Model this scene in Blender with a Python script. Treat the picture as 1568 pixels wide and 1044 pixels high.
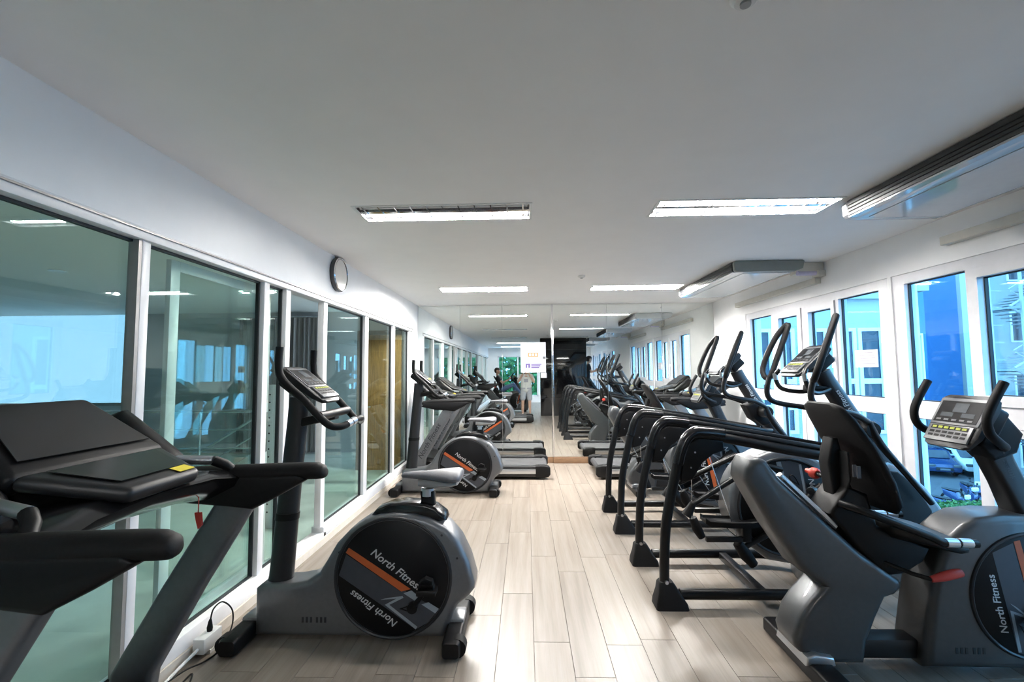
import bpy, bmesh, math, random
from mathutils import Vector, Matrix, Euler
random.seed(7)
sc = bpy.context.scene
for o in list(bpy.data.objects): bpy.data.objects.remove(o)
C = sc.collection
R = math.radians

# ------------------------------------------------------------------ camera
CAM_H = 1.55; YAW = R(1.72); PIT = R(3.76); ROLL = R(0.45)
fw = Vector((-math.sin(YAW)*math.cos(PIT), math.cos(YAW)*math.cos(PIT), math.sin(PIT)))
rt = fw.cross(Vector((0, 0, 1))).normalized(); up = rt.cross(fw)
rt, up = rt*math.cos(ROLL)-up*math.sin(ROLL), up*math.cos(ROLL)+rt*math.sin(ROLL)
cam_d = bpy.data.cameras.new('camera'); cam = bpy.data.objects.new('camera', cam_d); C.objects.link(cam)
cam.matrix_world = Matrix(((rt.x, up.x, -fw.x, 0), (rt.y, up.y, -fw.y, 0), (rt.z, up.z, -fw.z, CAM_H), (0, 0, 0, 1)))
cam_d.sensor_width = 36; cam_d.lens = 700/1568*36; cam_d.clip_start = 0.02; cam_d.clip_end = 300
sc.camera = cam
# ------------------------------------------------------------------ sky, exposure
SKY = 5.9; TUBE = 740.0
w = bpy.data.worlds.new('sky'); sc.world = w; w.use_nodes = True
bg = w.node_tree.nodes['Background']; bg.inputs[0].default_value = (0.62, 0.83, 1.0, 1); bg.inputs[1].default_value = SKY
vs = sc.view_settings; vs.view_transform = 'Standard'; vs.look = 'None'; vs.gamma = 1.0; vs.exposure = 0.5; vs.use_curve_mapping = False
cy = sc.cycles
cy.max_bounces = 10; cy.diffuse_bounces = 5; cy.glossy_bounces = 8; cy.transmission_bounces = 8; cy.transparent_max_bounces = 40
cy.sample_clamp_indirect = 4.0; cy.use_denoising = True; cy.blur_glossy = 0.5

# ------------------------------------------------------------------ materials
MATS = {}
def pm(name, col, rough=0.5, metal=0.0, var=0.06, scale=18.0, bump=0.0, coat=0.0, spec=0.5, stretch=(1, 1, 1)):
    m = bpy.data.materials.new(name); m.use_nodes = True
    nt = m.node_tree; N = nt.nodes; L = nt.links; b = N['Principled BSDF']
    tc = N.new('ShaderNodeTexCoord'); mp = N.new('ShaderNodeMapping'); mp.inputs['Scale'].default_value = stretch
    nz = N.new('ShaderNodeTexNoise'); nz.inputs['Scale'].default_value = scale; nz.inputs['Detail'].default_value = 4
    L.new(tc.outputs['Object'], mp.inputs[0]); L.new(mp.outputs[0], nz.inputs['Vector'])
    cr = N.new('ShaderNodeValToRGB')
    lo = [max(0, c*(1-var)) for c in col[:3]]; hi = [min(1, c*(1+var)) for c in col[:3]]
    cr.color_ramp.elements[0].position = .3; cr.color_ramp.elements[1].position = .7
    cr.color_ramp.elements[0].color = (*lo, 1); cr.color_ramp.elements[1].color = (*hi, 1)
    L.new(nz.outputs[0], cr.inputs[0]); L.new(cr.outputs[0], b.inputs['Base Color'])
    b.inputs['Roughness'].default_value = rough; b.inputs['Metallic'].default_value = metal
    b.inputs['Coat Weight'].default_value = coat; b.inputs['Specular IOR Level'].default_value = spec
    if bump:
        bp = N.new('ShaderNodeBump'); bp.inputs['Strength'].default_value = bump; bp.inputs['Distance'].default_value = .002
        L.new(nz.outputs[0], bp.inputs['Height']); L.new(bp.outputs[0], b.inputs['Normal'])
    MATS[name] = m; return m
def em(name, col, strength):
    m = bpy.data.materials.new(name); m.use_nodes = True
    b = m.node_tree.nodes['Principled BSDF']; b.inputs['Base Color'].default_value = (.9, .9, .9, 1)
    b.inputs['Emission Color'].default_value = (*col, 1); b.inputs['Emission Strength'].default_value = strength
    MATS[name] = m; return m
def glass(name, tint, rough=0.0, ior=1.5, gain=1.0):
    m = bpy.data.materials.new(name); m.use_nodes = True
    nt = m.node_tree; N = nt.nodes; L = nt.links; N.remove(N['Principled BSDF'])
    t = N.new('ShaderNodeBsdfTransparent'); t.inputs[0].default_value = (*tint, 1)
    g = N.new('ShaderNodeBsdfGlossy'); g.inputs['Roughness'].default_value = rough; g.inputs[0].default_value = (.95, 1, 1, 1)
    lw = N.new('ShaderNodeLayerWeight'); lw.inputs[0].default_value = .5
    pw = N.new('ShaderNodeMath'); pw.operation = 'POWER'; pw.inputs[1].default_value = 5.0; L.new(lw.outputs['Facing'], pw.inputs[0])
    mr_ = N.new('ShaderNodeMath'); mr_.operation = 'MULTIPLY_ADD'; f0 = ((ior-1)/(ior+1))**2*gain; mr_.inputs[1].default_value = 1-f0; mr_.inputs[2].default_value = f0
    mx = N.new('ShaderNodeMixShader'); L.new(pw.outputs[0], mr_.inputs[0]); L.new(mr_.outputs[0], mx.inputs[0])
    L.new(t.outputs[0], mx.inputs[1]); L.new(g.outputs[0], mx.inputs[2]); L.new(mx.outputs[0], N['Material Output'].inputs[0])
    MATS[name] = m; return m
pm('wall_paint', (.92, .92, .925), .65, var=.015, scale=6, bump=.05)
pm('ceiling_paint', (.92, .905, .89), .8, var=.012, scale=5)
pm('upvc', (.74, .74, .77), .35, var=.02)
pm('alu_white', (.78, .78, .79), .35, var=.02)
pm('alu_grey', (.36, .345, .33), .4, metal=.4, var=.05)
pm('gasket', (.015, .017, .02), .6)
pm('sill_beige', (.62, .57, .50), .5, var=.05)
pm('brown_wood', (.15, .085, .045), .45, var=.25, scale=8, stretch=(1, 12, 12))
pm('silver_paint', (.175, .18, .19), .38, metal=.65, var=.05, scale=40, coat=.15)
pm('dark_paint', (.030, .031, .034), .42, metal=.5, var=.06, scale=40, coat=.15)
pm('titan_paint', (.085, .088, .092), .40, metal=.55, var=.05, scale=40, coat=.15)
pm('graphite', (.014, .0145, .016), .42, metal=.2, var=.06, scale=60)
pm('black_plastic', (.0055, .0055, .006), .45, var=.15, scale=60, bump=.08, spec=.22)
pm('black_gloss', (.006, .006, .007), .2, var=.1, coat=.15)
pm('rubber', (.006, .006, .0065), .7, var=.2, scale=80, bump=.2, spec=.25)
pm('foam', (.006, .006, .0065), .6, var=.2, scale=120, bump=.2, spec=.22)
pm('tube_black', (.006, .0063, .007), .34, var=.08, coat=.05, spec=.3)
pm('disc_black', (.004, .004, .005), .42, var=.1, spec=.25)
pm('band_grey', (.055, .06, .072), .4, metal=.2)
pm('patch_grey', (.30, .34, .38), .4)
pm('orange', (.50, .10, .022), .45, var=.05)
pm('letter', (.55, .55, .55), .5, var=.02)
pm('letter_dark', (.03, .03, .035), .5)
pm('chrome', (.75, .76, .78), .12, metal=1, var=.02)
pm('alu_bright', (.62, .63, .65), .28, metal=.9, var=.04, stretch=(1, 20, 20))
pm('seat_grey', (.15, .15, .165), .5, var=.08, scale=90, bump=.15)
pm('seat_light', (.36, .36, .36), .35, var=.04)
pm('seat_black', (.009, .0095, .0105), .42, var=.12, scale=110, bump=.15)
pm('mesh_black', (.006, .006, .007), .6, var=.3, scale=160, bump=.3, spec=.25)
pm('red', (.55, .045, .03), .4)
pm('yellow', (.75, .62, .05), .5)
pm('screen', (.005, .005, .006), .32, var=.2, coat=.1)
pm('lcd', (.10, .11, .12), .25, var=.08)
pm('keypad', (.17, .174, .18), .4, metal=.3, var=.04)
pm('key_yellow', (.38, .42, .05), .5)
pm('belt', (.05, .05, .053), .6, var=.15, scale=90, bump=.2)
pm('white_plastic', (.80, .80, .78), .35, var=.02)
pm('ac_white', (.48, .50, .52), .12, var=.02, coat=.4)
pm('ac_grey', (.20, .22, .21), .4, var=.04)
pm('trunk_beige', (.60, .58, .52), .5, var=.03)
pm('lavender', (.50, .46, .62), .5)
pm('notice_paper', (.60, .61, .63), .6, var=.02)
pm('paper', (.16, .168, .19), .6, var=.02)
pm('print_grey', (.35, .35, .38), .7)
pm('purple', (.03, .012, .09), .6)
pm('poster_orange', (.30, .075, .01), .6)
pm('clock_rim', (.05, .05, .055), .35)
pm('clock_face', (.62, .63, .68), .4, var=.02)
pm('reflector', (.70, .70, .72), .12, metal=1.0, var=.02)
pm('tube_off', (.75, .75, .76), .3, var=.02)
pm('tile_grey', (.50, .55, .51), .25, var=.06, scale=4)
pm('corridor_wall', (.50, .50, .51), .6, var=.04, scale=4)
pm('curtain', (.27, .25, .25), .8, var=.25, scale=5, stretch=(14, 14, .4))
pm('wood_gold', (.46, .22, .08), .45, var=.3, scale=5, stretch=(10, 10, .8))
pm('steel', (.70, .72, .74), .2, metal=1, var=.03)
pm('black_glass', (.004, .004, .005), .06, var=.1, coat=.5)
pm('facade_white', (.36, .375, .375), .8, var=.03, scale=2)
pm('facade_blue', (.04, .16, .38), .8, var=.05, scale=2)
pm('facade_pale', (.25, .28, .30), .8, var=.05, scale=2)
pm('dark_pane', (.015, .03, .05), .08, var=.2, scale=2)
pm('asphalt', (.075, .08, .09), .85, var=.1, scale=3, bump=.2)
pm('paving', (.06, .067, .075), .85, var=.25, scale=9, bump=.3)
pm('concrete_grey', (.20, .205, .21), .8, var=.1, scale=4)
pm('car_blue', (.02, .05, .14), .2, metal=.3, coat=.6)
pm('car_white', (.75, .77, .78), .25, coat=.5, var=.02)
pm('leaf', (.06, .16, .035), .6, var=.5, scale=9)
pm('skin', (.58, .36, .26), .5, var=.05)
pm('hair', (.02, .015, .012), .5, var=.3, scale=60)
pm('shirt_white', (.72, .72, .68), .8, var=.05)
pm('shorts_grey', (.42, .43, .46), .8, var=.06)
pm('cloth_black', (.02, .02, .025), .8, var=.1)
pm('denim', (.13, .20, .36), .85, var=.15, scale=60)
pm('shoe', (.55, .45, .42), .6)
em('tube_lit', (1, .97, .93), TUBE)
em('downlight', (1, .82, .58), 12000.0)
em('tube_mid', (1, .97, .93), 200.0)
em('tube_dim', (1, .97, .93), 150.0)
glass('pane_film', (.30, .36, .40))
em('head_lamp', (.9, .9, .9), 0.0)
glass('pane_green', (.86, .955, .93))
glass('pane_door', (.90, .965, .95))
glass('pane_blue', (.52, .78, .94))
mm = pm('mirror', (.92, .95, .93), 0.0, metal=1.0, var=.0)
# floor plank: pale oak print, every plank its own tone and grain
def plank_mat():
    m = bpy.data.materials.new('oak_plank'); m.use_nodes = True
    nt = m.node_tree; N = nt.nodes; L = nt.links; b = N['Principled BSDF']
    tc = N.new('ShaderNodeTexCoord'); oi = N.new('ShaderNodeObjectInfo')
    mu = N.new('ShaderNodeMath'); mu.operation = 'MULTIPLY'; mu.inputs[1].default_value = 173.0; L.new(oi.outputs['Random'], mu.inputs[0])
    cx = N.new('ShaderNodeCombineXYZ'); L.new(mu.outputs[0], cx.inputs[2]); L.new(mu.outputs[0], cx.inputs[1])
    ad = N.new('ShaderNodeVectorMath'); ad.operation = 'ADD'; L.new(tc.outputs['Object'], ad.inputs[0]); L.new(cx.outputs[0], ad.inputs[1])
    def noise(scale, det):
        mp = N.new('ShaderNodeMapping'); mp.inputs['Scale'].default_value = scale; L.new(ad.outputs[0], mp.inputs[0])
        n = N.new('ShaderNodeTexNoise'); n.inputs['Scale'].default_value = 1; n.inputs['Detail'].default_value = det; L.new(mp.outputs[0], n.inputs['Vector']); return n
    n1 = noise((19, .9, 1), 5); n2 = noise((120, 5, 1), 3)
    r1 = N.new('ShaderNodeValToRGB'); e = r1.color_ramp.elements
    e[0].position = .28; e[0].color = (.165, .132, .107, 1); e[1].position = .70; e[1].color = (.25, .216, .184, 1)
    k = e.new(.47); k.color = (.215, .181, .149, 1)
    L.new(n1.outputs[0], r1.inputs[0])
    mx = N.new('ShaderNodeMix'); mx.data_type = 'RGBA'; mx.blend_type = 'MULTIPLY'; mx.inputs[0].default_value = .35
    r2 = N.new('ShaderNodeValToRGB'); r2.color_ramp.elements[0].position = .3; r2.color_ramp.elements[0].color = (.72, .70, .68, 1); r2.color_ramp.elements[1].position = .6
    L.new(n2.outputs[0], r2.inputs[0]); L.new(r1.outputs[0], mx.inputs[6]); L.new(r2.outputs[0], mx.inputs[7])
    hs = N.new('ShaderNodeHueSaturation'); mr = N.new('ShaderNodeMapRange'); mr.inputs[3].default_value = .94; mr.inputs[4].default_value = 1.05
    L.new(oi.outputs['Random'], mr.inputs[0]); L.new(mr.outputs[0], hs.inputs['Value']); L.new(mx.outputs[2], hs.inputs['Color'])
    L.new(hs.outputs[0], b.inputs['Base Color']); b.inputs['Roughness'].default_value = .38; b.inputs['Specular IOR Level'].default_value = .4
    MATS['oak_plank'] = m
plank_mat()

# ------------------------------------------------------------------ mesh helpers
def obj(name, me, mat=None, parent=None):
    o = bpy.data.objects.new(name, me); C.objects.link(o)
    if mat and not me.materials: me.materials.append(MATS[mat])
    if parent: o.parent = parent
    return o
class MB:
    def __init__(s): s.bm = bmesh.new()
    def _bev(s, geom_edges, b, seg=2):
        if b: bmesh.ops.bevel(s.bm, geom=geom_edges, offset=b, segments=seg, affect='EDGES', profile=.5, clamp_overlap=True)
    def box(s, x0, x1, y0, y1, z0, z1, b=0, seg=2):
        v = [s.bm.verts.new((x, y, z)) for z in (z0, z1) for y in (y0, y1) for x in (x0, x1)]
        fs = [s.bm.faces.new([v[i] for i in q]) for q in ((0, 2, 3, 1), (4, 5, 7, 6), (0, 1, 5, 4), (2, 6, 7, 3), (0, 4, 6, 2), (1, 3, 7, 5))]
        s._bev(list({e for f in fs for e in f.edges}), b, seg); return s
    def obox(s, c, size, mat3, b=0, seg=2):
        c = Vector(c); v = []
        for z in (-.5, .5):
            for y in (-.5, .5):
                for x in (-.5, .5): v.append(s.bm.verts.new(c + mat3 @ Vector((x*size[0], y*size[1], z*size[2]))))
        fs = [s.bm.faces.new([v[i] for i in q]) for q in ((0, 2, 3, 1), (4, 5, 7, 6), (0, 1, 5, 4), (2, 6, 7, 3), (0, 4, 6, 2), (1, 3, 7, 5))]
        s._bev(list({e for f in fs for e in f.edges}), b, seg); return s
    def prism(s, pts, a0, a1, axis='y', b=0, seg=3):
        """closed outline pts (p,q) swept along axis: y -> (x,z) outline, x -> (y,z), z -> (x,y)"""
        f = {'y': lambda p, q, t: (p, t, q), 'x': lambda p, q, t: (t, p, q), 'z': lambda p, q, t: (p, q, t)}[axis]
        A = [s.bm.verts.new(f(p, q, a0)) for p, q in pts]; B = [s.bm.verts.new(f(p, q, a1)) for p, q in pts]; n = len(pts)
        fa = s.bm.faces.new(A); fb = s.bm.faces.new(B[::-1])
        sd = [s.bm.faces.new((A[(i+1) % n], A[i], B[i], B[(i+1) % n])) for i in range(n)]
        bmesh.ops.recalc_face_normals(s.bm, faces=[fa, fb]+sd)
        s._bev(list(fa.edges)+list(fb.edges), b, seg); return s
    def tube(s, path, r, seg=10, closed=False, sm=0, caps=True, flat=None):
        P = [Vector(p) for p in path]; n = len(P)
        rr = list(r) if isinstance(r, (list, tuple)) else [r]*n
        if sm:
            Q = []; q = []
            rng = range(n if closed else n-1)
            for i in rng:
                g = (lambda k: P[k % n]) if closed else (lambda k: P[min(max(k, 0), n-1)])
                p0, p1, p2, p3 = g(i-1), g(i), g(i+1), g(i+2)
                for k in range(sm):
                    t = k/sm; t2 = t*t; t3 = t2*t
                    Q.append(.5*((2*p1)+(p2-p0)*t+(2*p0-5*p1+4*p2-p3)*t2+(3*p1-p0-3*p2+p3)*t3))
                    q.append(rr[i % n]*(1-t)+rr[(i+1) % n]*t)
            if not closed: Q.append(P[-1]); q.append(rr[-1])
            P, rr, n = Q, q, len(Q)
        T = []
        for i in range(n):
            if closed: d = P[(i+1) % n]-P[i-1]
            else: d = P[min(i+1, n-1)]-P[max(i-1, 0)]
            T.append(d.normalized())
        ref = Vector((0, 1, 0)) if abs(T[0].y) < .9 else Vector((1, 0, 0))
        u = (ref-T[0]*ref.dot(T[0])).normalized(); rings = []
        for i in range(n):
            u = (u-T[i]*u.dot(T[i])).normalized(); v = T[i].cross(u)
            fu, fv = flat if flat else (1, 1)
            rings.append([s.bm.verts.new(P[i]+rr[i]*(fu*math.cos(2*math.pi*k/seg)*u+fv*math.sin(2*math.pi*k/seg)*v)) for k in range(seg)])
        m = n if closed else n-1
        for i in range(m):
            A, B = rings[i], rings[(i+1) % n]
            for k in range(seg): s.bm.faces.new((A[k], A[(k+1) % seg], B[(k+1) % seg], B[k]))
        if caps and not closed:
            s.bm.faces.new(rings[0][::-1]); s.bm.faces.new(rings[-1])
        return s
    def cyl(s, p0, p1, r, seg=16, b=0):
        return s.tube([p0, p1], r, seg)
    def lathe(s, prof, c, axis='z', seg=24):
        c = Vector(c); rings = []
        for r, h in prof:
            ring = []
            for k in range(seg):
                a = 2*math.pi*k/seg; x, y = r*math.cos(a), r*math.sin(a)
                p = {'z': (x, y, h), 'y': (x, h, y), 'x': (h, x, y)}[axis]
                ring.append(s.bm.verts.new(c+Vector(p)))
            rings.append(ring)
        for A, B in zip(rings, rings[1:]):
            for k in range(seg): s.bm.faces.new((A[k], A[(k+1) % seg], B[(k+1) % seg], B[k]))
        for ring in (rings[0], rings[-1]):
            try: s.bm.faces.new(ring)
            except ValueError: pass
        bmesh.ops.recalc_face_normals(s.bm, faces=s.bm.faces); return s
    def loft(s, secs, caps=True):
        rings = [[s.bm.verts.new(p) for p in q] for q in secs]; n = len(rings[0])
        for A, B in zip(rings, rings[1:]):
            for k in range(n): s.bm.faces.new((A[k], A[(k+1) % n], B[(k+1) % n], B[k]))
        if caps: s.bm.faces.new(rings[0][::-1]); s.bm.faces.new(rings[-1])
        bmesh.ops.recalc_face_normals(s.bm, faces=s.bm.faces); return s
    def poly(s, pts, th=0.0):
        s.bm.faces.new([s.bm.verts.new((p[0], p[1], th)) for p in pts]); return s
    def mesh(s, name, ang=38):
        me = bpy.data.meshes.new(name); bmesh.ops.remove_doubles(s.bm, verts=s.bm.verts, dist=1e-6)
        s.bm.to_mesh(me); s.bm.free()
        me.polygons.foreach_set('use_smooth', [True]*len(me.polygons)); me.set_sharp_from_angle(angle=R(ang)); return me
    def build(s, name, mat, parent=None, ang=38):
        return obj(name, s.mesh(name, ang), mat, parent)
def thing(name, label, cat, loc=(0, 0, 0), rz=0, group=None):
    o = bpy.data.objects.new(name, None); C.objects.link(o); o.empty_display_size = .1
    o.location = loc; o.rotation_euler = (0, 0, rz); tag(o, label, cat, group); return o
def tag(o, label, cat, group=None):
    o['label'] = label; o['category'] = cat
    if group: o['group'] = group
    return o
def struct(o): o['kind'] = 'structure'; return o
def sempty(name, loc=(0, 0, 0)):
    o = bpy.data.objects.new(name, None); C.objects.link(o); o.location = loc; o['kind'] = 'structure'; return o
def copy_tree(o, loc=None, rz=None, label=None, parent=None):
    c = o.copy(); C.objects.link(c); c.parent = parent
    if loc is not None: c.location = loc
    if rz is not None: c.rotation_euler = (0, 0, rz)
    if label: c['label'] = label
    for ch in list(o.children): copy_tree(ch, parent=c)
    return c
TXT = {}
def text_mesh(body, mat):
    k = (body, mat)
    if k in TXT: return TXT[k]
    cu = bpy.data.curves.new('lettering', 'FONT'); cu.body = body; cu.size = 1; cu.shear = .22; cu.align_x = 'CENTER'; cu.align_y = 'CENTER'
    cu.extrude = .012; cu.resolution_u = 3; cu.offset = .012
    t = bpy.data.objects.new('lettering', cu); C.objects.link(t)
    dg = bpy.context.evaluated_depsgraph_get(); me = bpy.data.meshes.new_from_object(t.evaluated_get(dg))
    bpy.data.objects.remove(t); me.name = 'lettering'; me.materials.clear(); me.materials.append(MATS[mat]); TXT[k] = me; return me
def lettering(body, mat, parent, M, size):
    o = obj('lettering', text_mesh(body, mat), None, parent); o.matrix_local = M @ Matrix.Diagonal((size, size, size*.15, 1)); return o
def side_frame(cx, y, cz, th, near=True):
    """frame lying in a vertical xz plane, z axis towards -y (near) or +y"""
    X = Vector((math.cos(th), 0, math.sin(th))); Y = Vector((-math.sin(th), 0, math.cos(th))); Zv = Vector((0, -1, 0))
    if not near: X.x *= -1; Y.x *= -1; Zv = Vector((0, 1, 0))
    return Matrix(((X.x, Y.x, Zv.x, cx), (X.y, Y.y, Zv.y, y), (X.z, Y.z, Zv.z, cz), (0, 0, 0, 1)))
def rrect(hw, hh, r, n=4):
    out = []
    for cx, cy, a in ((hw-r, hh-r, 0), (-hw+r, hh-r, 90), (-hw+r, -hh+r, 180), (hw-r, -hh+r, 270)):
        for k in range(n+1):
            t = R(a+90*k/n); out.append((cx+r*math.cos(t), cy+r*math.sin(t)))
    return out
def ell(hw, hh, n=16):
    return [(hw*math.cos(2*math.pi*k/n), hh*math.sin(2*math.pi*k/n)) for k in range(n)]

# ================================================================== ROOM SHELL
XL, XR, ZC, YM, YB = -1.87, 3.2, 2.69, 7.85, -7.0
LIGHT_ROWS = [(6.15, 6.45), (3.05, 3.35), (-.05, .25), (-3.15, -2.85), (-6.2, -5.9)]
LIGHT_X = [(-1.18, .04), (.92, 2.13)]
fl = struct(MB().box(XL-.1, XR+.1, YB, YM+.1, -.06, -.009).build('floor', 'brown_wood'))
plank_me = MB().box(-.1018, .1018, -.609, .609, -.009, 0, b=.0012, seg=1).mesh('floor_plank'); plank_me.materials.append(MATS['oak_plank'])
PW, PL = .205, 1.22
rp = random.Random(3)
col0 = int(math.floor((XL-.03)/PW))
for c in range(col0, 26+col0):
    x0 = .03+c*PW
    ph = {0: 2.73, -1: 3.30, 1: 3.65}.get(c, rp.choice([.0, .31, .61, .92])+rp.uniform(-.05, .05)+2.73)
    k = math.floor((-1.6-ph)/PL)
    while True:
        a = ph+k*PL; b = a+PL; k += 1
        if a >= YM: break
        a2, b2 = max(a, -1.6), min(b, YM)
        l, r_ = max(x0, XL), min(x0+PW, XR)
        if b2-a2 < .02 or r_-l < .01: continue
        o = obj('floor_plank', plank_me, None, fl)
        o.location = ((l+r_)/2, (a2+b2)/2, 0); o.scale = ((r_-l)/PW, (b2-a2)/PL, 1)
rest = MB().box(XL, XR, YB, -1.602, -.009, 0).build('floor_sheet', 'oak_plank', fl)

m = MB(); ys = [YB-.1]
for a, b in sorted(LIGHT_ROWS): ys += [a, b]
ys.append(YM+.1)
for i, (a, b) in enumerate(zip(ys, ys[1:])):
    if i % 2 == 0: m.box(XL-.1, XR+.1, a, b, ZC, ZC+.12)
    else:
        m.box(XL-.1, LIGHT_X[0][0], a, b, ZC, ZC+.12); m.box(LIGHT_X[0][1], LIGHT_X[1][0], a, b, ZC, ZC+.12); m.box(LIGHT_X[1][1], XR+.1, a, b, ZC, ZC+.12)
struct(m.build('ceiling', 'ceiling_paint'))

# ---- left: plaster fascia over a glazed sliding partition
struct(MB().box(-2.0, XL, YB, YM, 2.265, ZC+.01).box(-2.0, XL, 7.44, YM, 0, 2.27).build('wall_left', 'wall_paint'))
wp = sempty('window_1', (XL, 0, 0))
def lx(v): return v-XL
head = MB().box(lx(-1.965), lx(-1.855), YB, 7.44, 2.205, 2.265, b=.004).build('head_rail', 'alu_white', wp)
MB().box(lx(-1.965), lx(-1.845), YB, 7.44, 2.243, 2.251).build('head_lip', 'alu_grey', wp)
MB().box(lx(-1.965), lx(-1.85), YB, 3.55, .06, .15, b=.005).box(lx(-1.965), lx(-1.85), 4.2, 7.44, .06, .15, b=.005).box(lx(-1.965), lx(-1.85), 3.5, 4.25, .06, .10, b=.004).build('bottom_rail', 'alu_white', wp)
MB().box(lx(-1.98), lx(-1.84), YB, 7.44, 0, .06).build('curb', 'sill_beige', wp)
STILES = [(-6.2, -6.1), (-4.2, -4.1), (-2.2, -2.1), (-.2, -.1), (.92, 1.0), (2.15, 2.20), (3.2, 3.265), (3.5, 3.57), (4.17, 4.25), (5.27, 5.38), (6.40, 6.49), (7.30, 7.44)]
for a, b in STILES:
    MB().box(lx(-1.93), lx(-1.872), a, b, .15, 2.205, b=.003).build('stile', 'alu_white', wp)
MB().box(lx(-1.926), lx(-1.874), 2.13, 2.152, .15, 2.205).build('stile', 'alu_grey', wp)
edges = [YB]+[v for s_ in STILES for v in s_]
for a, b in list(zip(edges[0::2], edges[1::2])):
    if abs(a-3.57) < .01: continue           # open doorway
    MB().box(lx(-1.924), lx(-1.916), a-.005, b+.005, .15, 2.205).build('pane', 'pane_green', wp)
    MB().box(lx(-1.93), lx(-1.905), b-.014, b, .15, 2.205).build('gasket', 'gasket', wp)
    MB().box(lx(-1.93), lx(-1.905), a, b, 2.193, 2.205).box(lx(-1.93), lx(-1.905), a, b, .15, .158).build('gasket', 'gasket', wp)
dr = sempty('door_1', (-2.02, 3.0, 0))
MB().box(-.015, .015, -.50, -.43, .08, 2.2, b=.003).build('stile', 'alu_white', dr)
MB().box(-.015, .015, .45, .52, .08, 2.2, b=.003).build('stile', 'alu_white', dr)
MB().box(-.015, .015, -.43, .45, .08, .16).build('bottom_rail', 'alu_white', dr); MB().box(-.015, .015, -.43, .45, 2.14, 2.2).build('top_rail', 'alu_white', dr)
MB().box(-.004, .004, -.435, .455, .155, 2.145).build('pane', 'pane_door', dr)
MB().box(.015, .03, .475, .495, .95, 1.25, b=.004).build('handle', 'alu_grey', dr)

# ---- right wall with uPVC windows
m = MB(); T0, T1 = XR, XR+.22
UNITS = [(4.10, 6.72), (1.44, 4.06), (-3.55, -.95), (-6.6, -4.0)]
m.box(T0, T1, YB, YM, 2.345, ZC+.01); m.box(T0, T1, YB, YM, -.06, .03)
yy = [YM]+[v for a, b in UNITS for v in (b, a)]+[YB]
for hi, lo in zip(yy[0::2], yy[1::2]): m.box(T0, T1, lo, hi, .03, 2.345)
struct(m.build('wall_right', 'wall_paint'))
def win_unit(n, y0, y1, flip):
    e = sempty('window_%d' % n, (XR, (y0+y1)/2, 0)); yc = (y0+y1)/2
    # layout measured from the far end of the first unit
    far = 6.72
    fixed = [(6.05, 6.61), (4.22, 4.76)]; case = [(5.385, 5.965, 5.46, 5.86), (4.805, 5.365, 4.86, 5.25)]
    f = (lambda v: (far-v)+y0-yc) if flip else (lambda v: v-far+y1-yc)
    X0, X1 = .012, .10
    fr = MB()
    H0, H1, M0, M1, B0 = 2.26, 2.345, 1.14, 1.28, .12
    L_, R_ = y0-yc, y1-yc
    fr.box(X0, X1, L_, R_, H0, H1); fr.box(X0, X1, L_, R_, M0, M1); fr.box(X0, X1, L_, R_, .03, B0)
    cuts = sorted([tuple(sorted((f(a), f(b)))) for a, b in fixed]+[tuple(sorted((f(c[0]), f(c[1])))) for c in case])
    prev = L_
    for a, b in cuts+[(R_, R_)]:
        for z0, z1 in ((B0, M0), (M1, H0)):
            if a-prev > .002: fr.box(X0, X1, prev, a, z0, z1)
        prev = b
    fr.build('frame', 'upvc', e)
    def gl(a, b, z0, z1, x=.055):
        a, b = sorted((a, b))
        MB().box(x, x+.006, a-.004, b+.004, z0-.004, z1+.004).build('pane', 'pane_blue', e)
        g = .008
        MB().box(x-.012, x+.012, a, a+g, z0, z1).box(x-.012, x+.012, b-g, b, z0, z1).box(x-.012, x+.012, a, b, z1-g, z1).box(x-.012, x+.012, a, b, z0, z0+g).build('gasket', 'gasket', e)
    for a, b in fixed:
        gl(f(a), f(b), M1, H0); gl(f(a), f(b), B0, M0)
    for o0, o1, g0, g1 in case:
        a, b = sorted((f(o0), f(o1))); c, d = sorted((f(g0), f(g1)))
        s = MB(); zt, zb = H0-.004, M1+.004
        a += .006; b -= .006
        s.box(-.004, .085, a, c, zb, zt).box(-.004, .085, d, b, zb, zt).box(-.004, .085, c, d, zt-.07, zt).box(-.004, .085, c, d, zb, zb+.07)
        sh = s.build('casement', 'upvc', e)
        gl(c, d, zb+.07, zt-.07)
        MB().box(-.02, -.004, (a+c)/2-.012, (a+c)/2+.012, 1.62, 1.68, b=.003).box(-.032, -.02, (a+c)/2-.008, (a+c)/2+.008, 1.56, 1.675, b=.003).build('handle', 'white_plastic', sh)
        s = MB(); zt, zb = M0-.004, B0+.004
        s.box(.004, .085, a, c, zb, zt).box(.004, .085, d, b, zb, zt).box(.004, .085, c, d, zt-.05, zt).box(.004, .085, c, d, zb, zb+.07)
        s.build('lower_sash', 'upvc', e); gl(c, d, zb+.07, zt-.05)
    return e
win_unit(2, *UNITS[0], False); win_unit(3, *UNITS[1], True); win_unit(4, *UNITS[2], False); win_unit(5, *UNITS[3], True)

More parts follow.
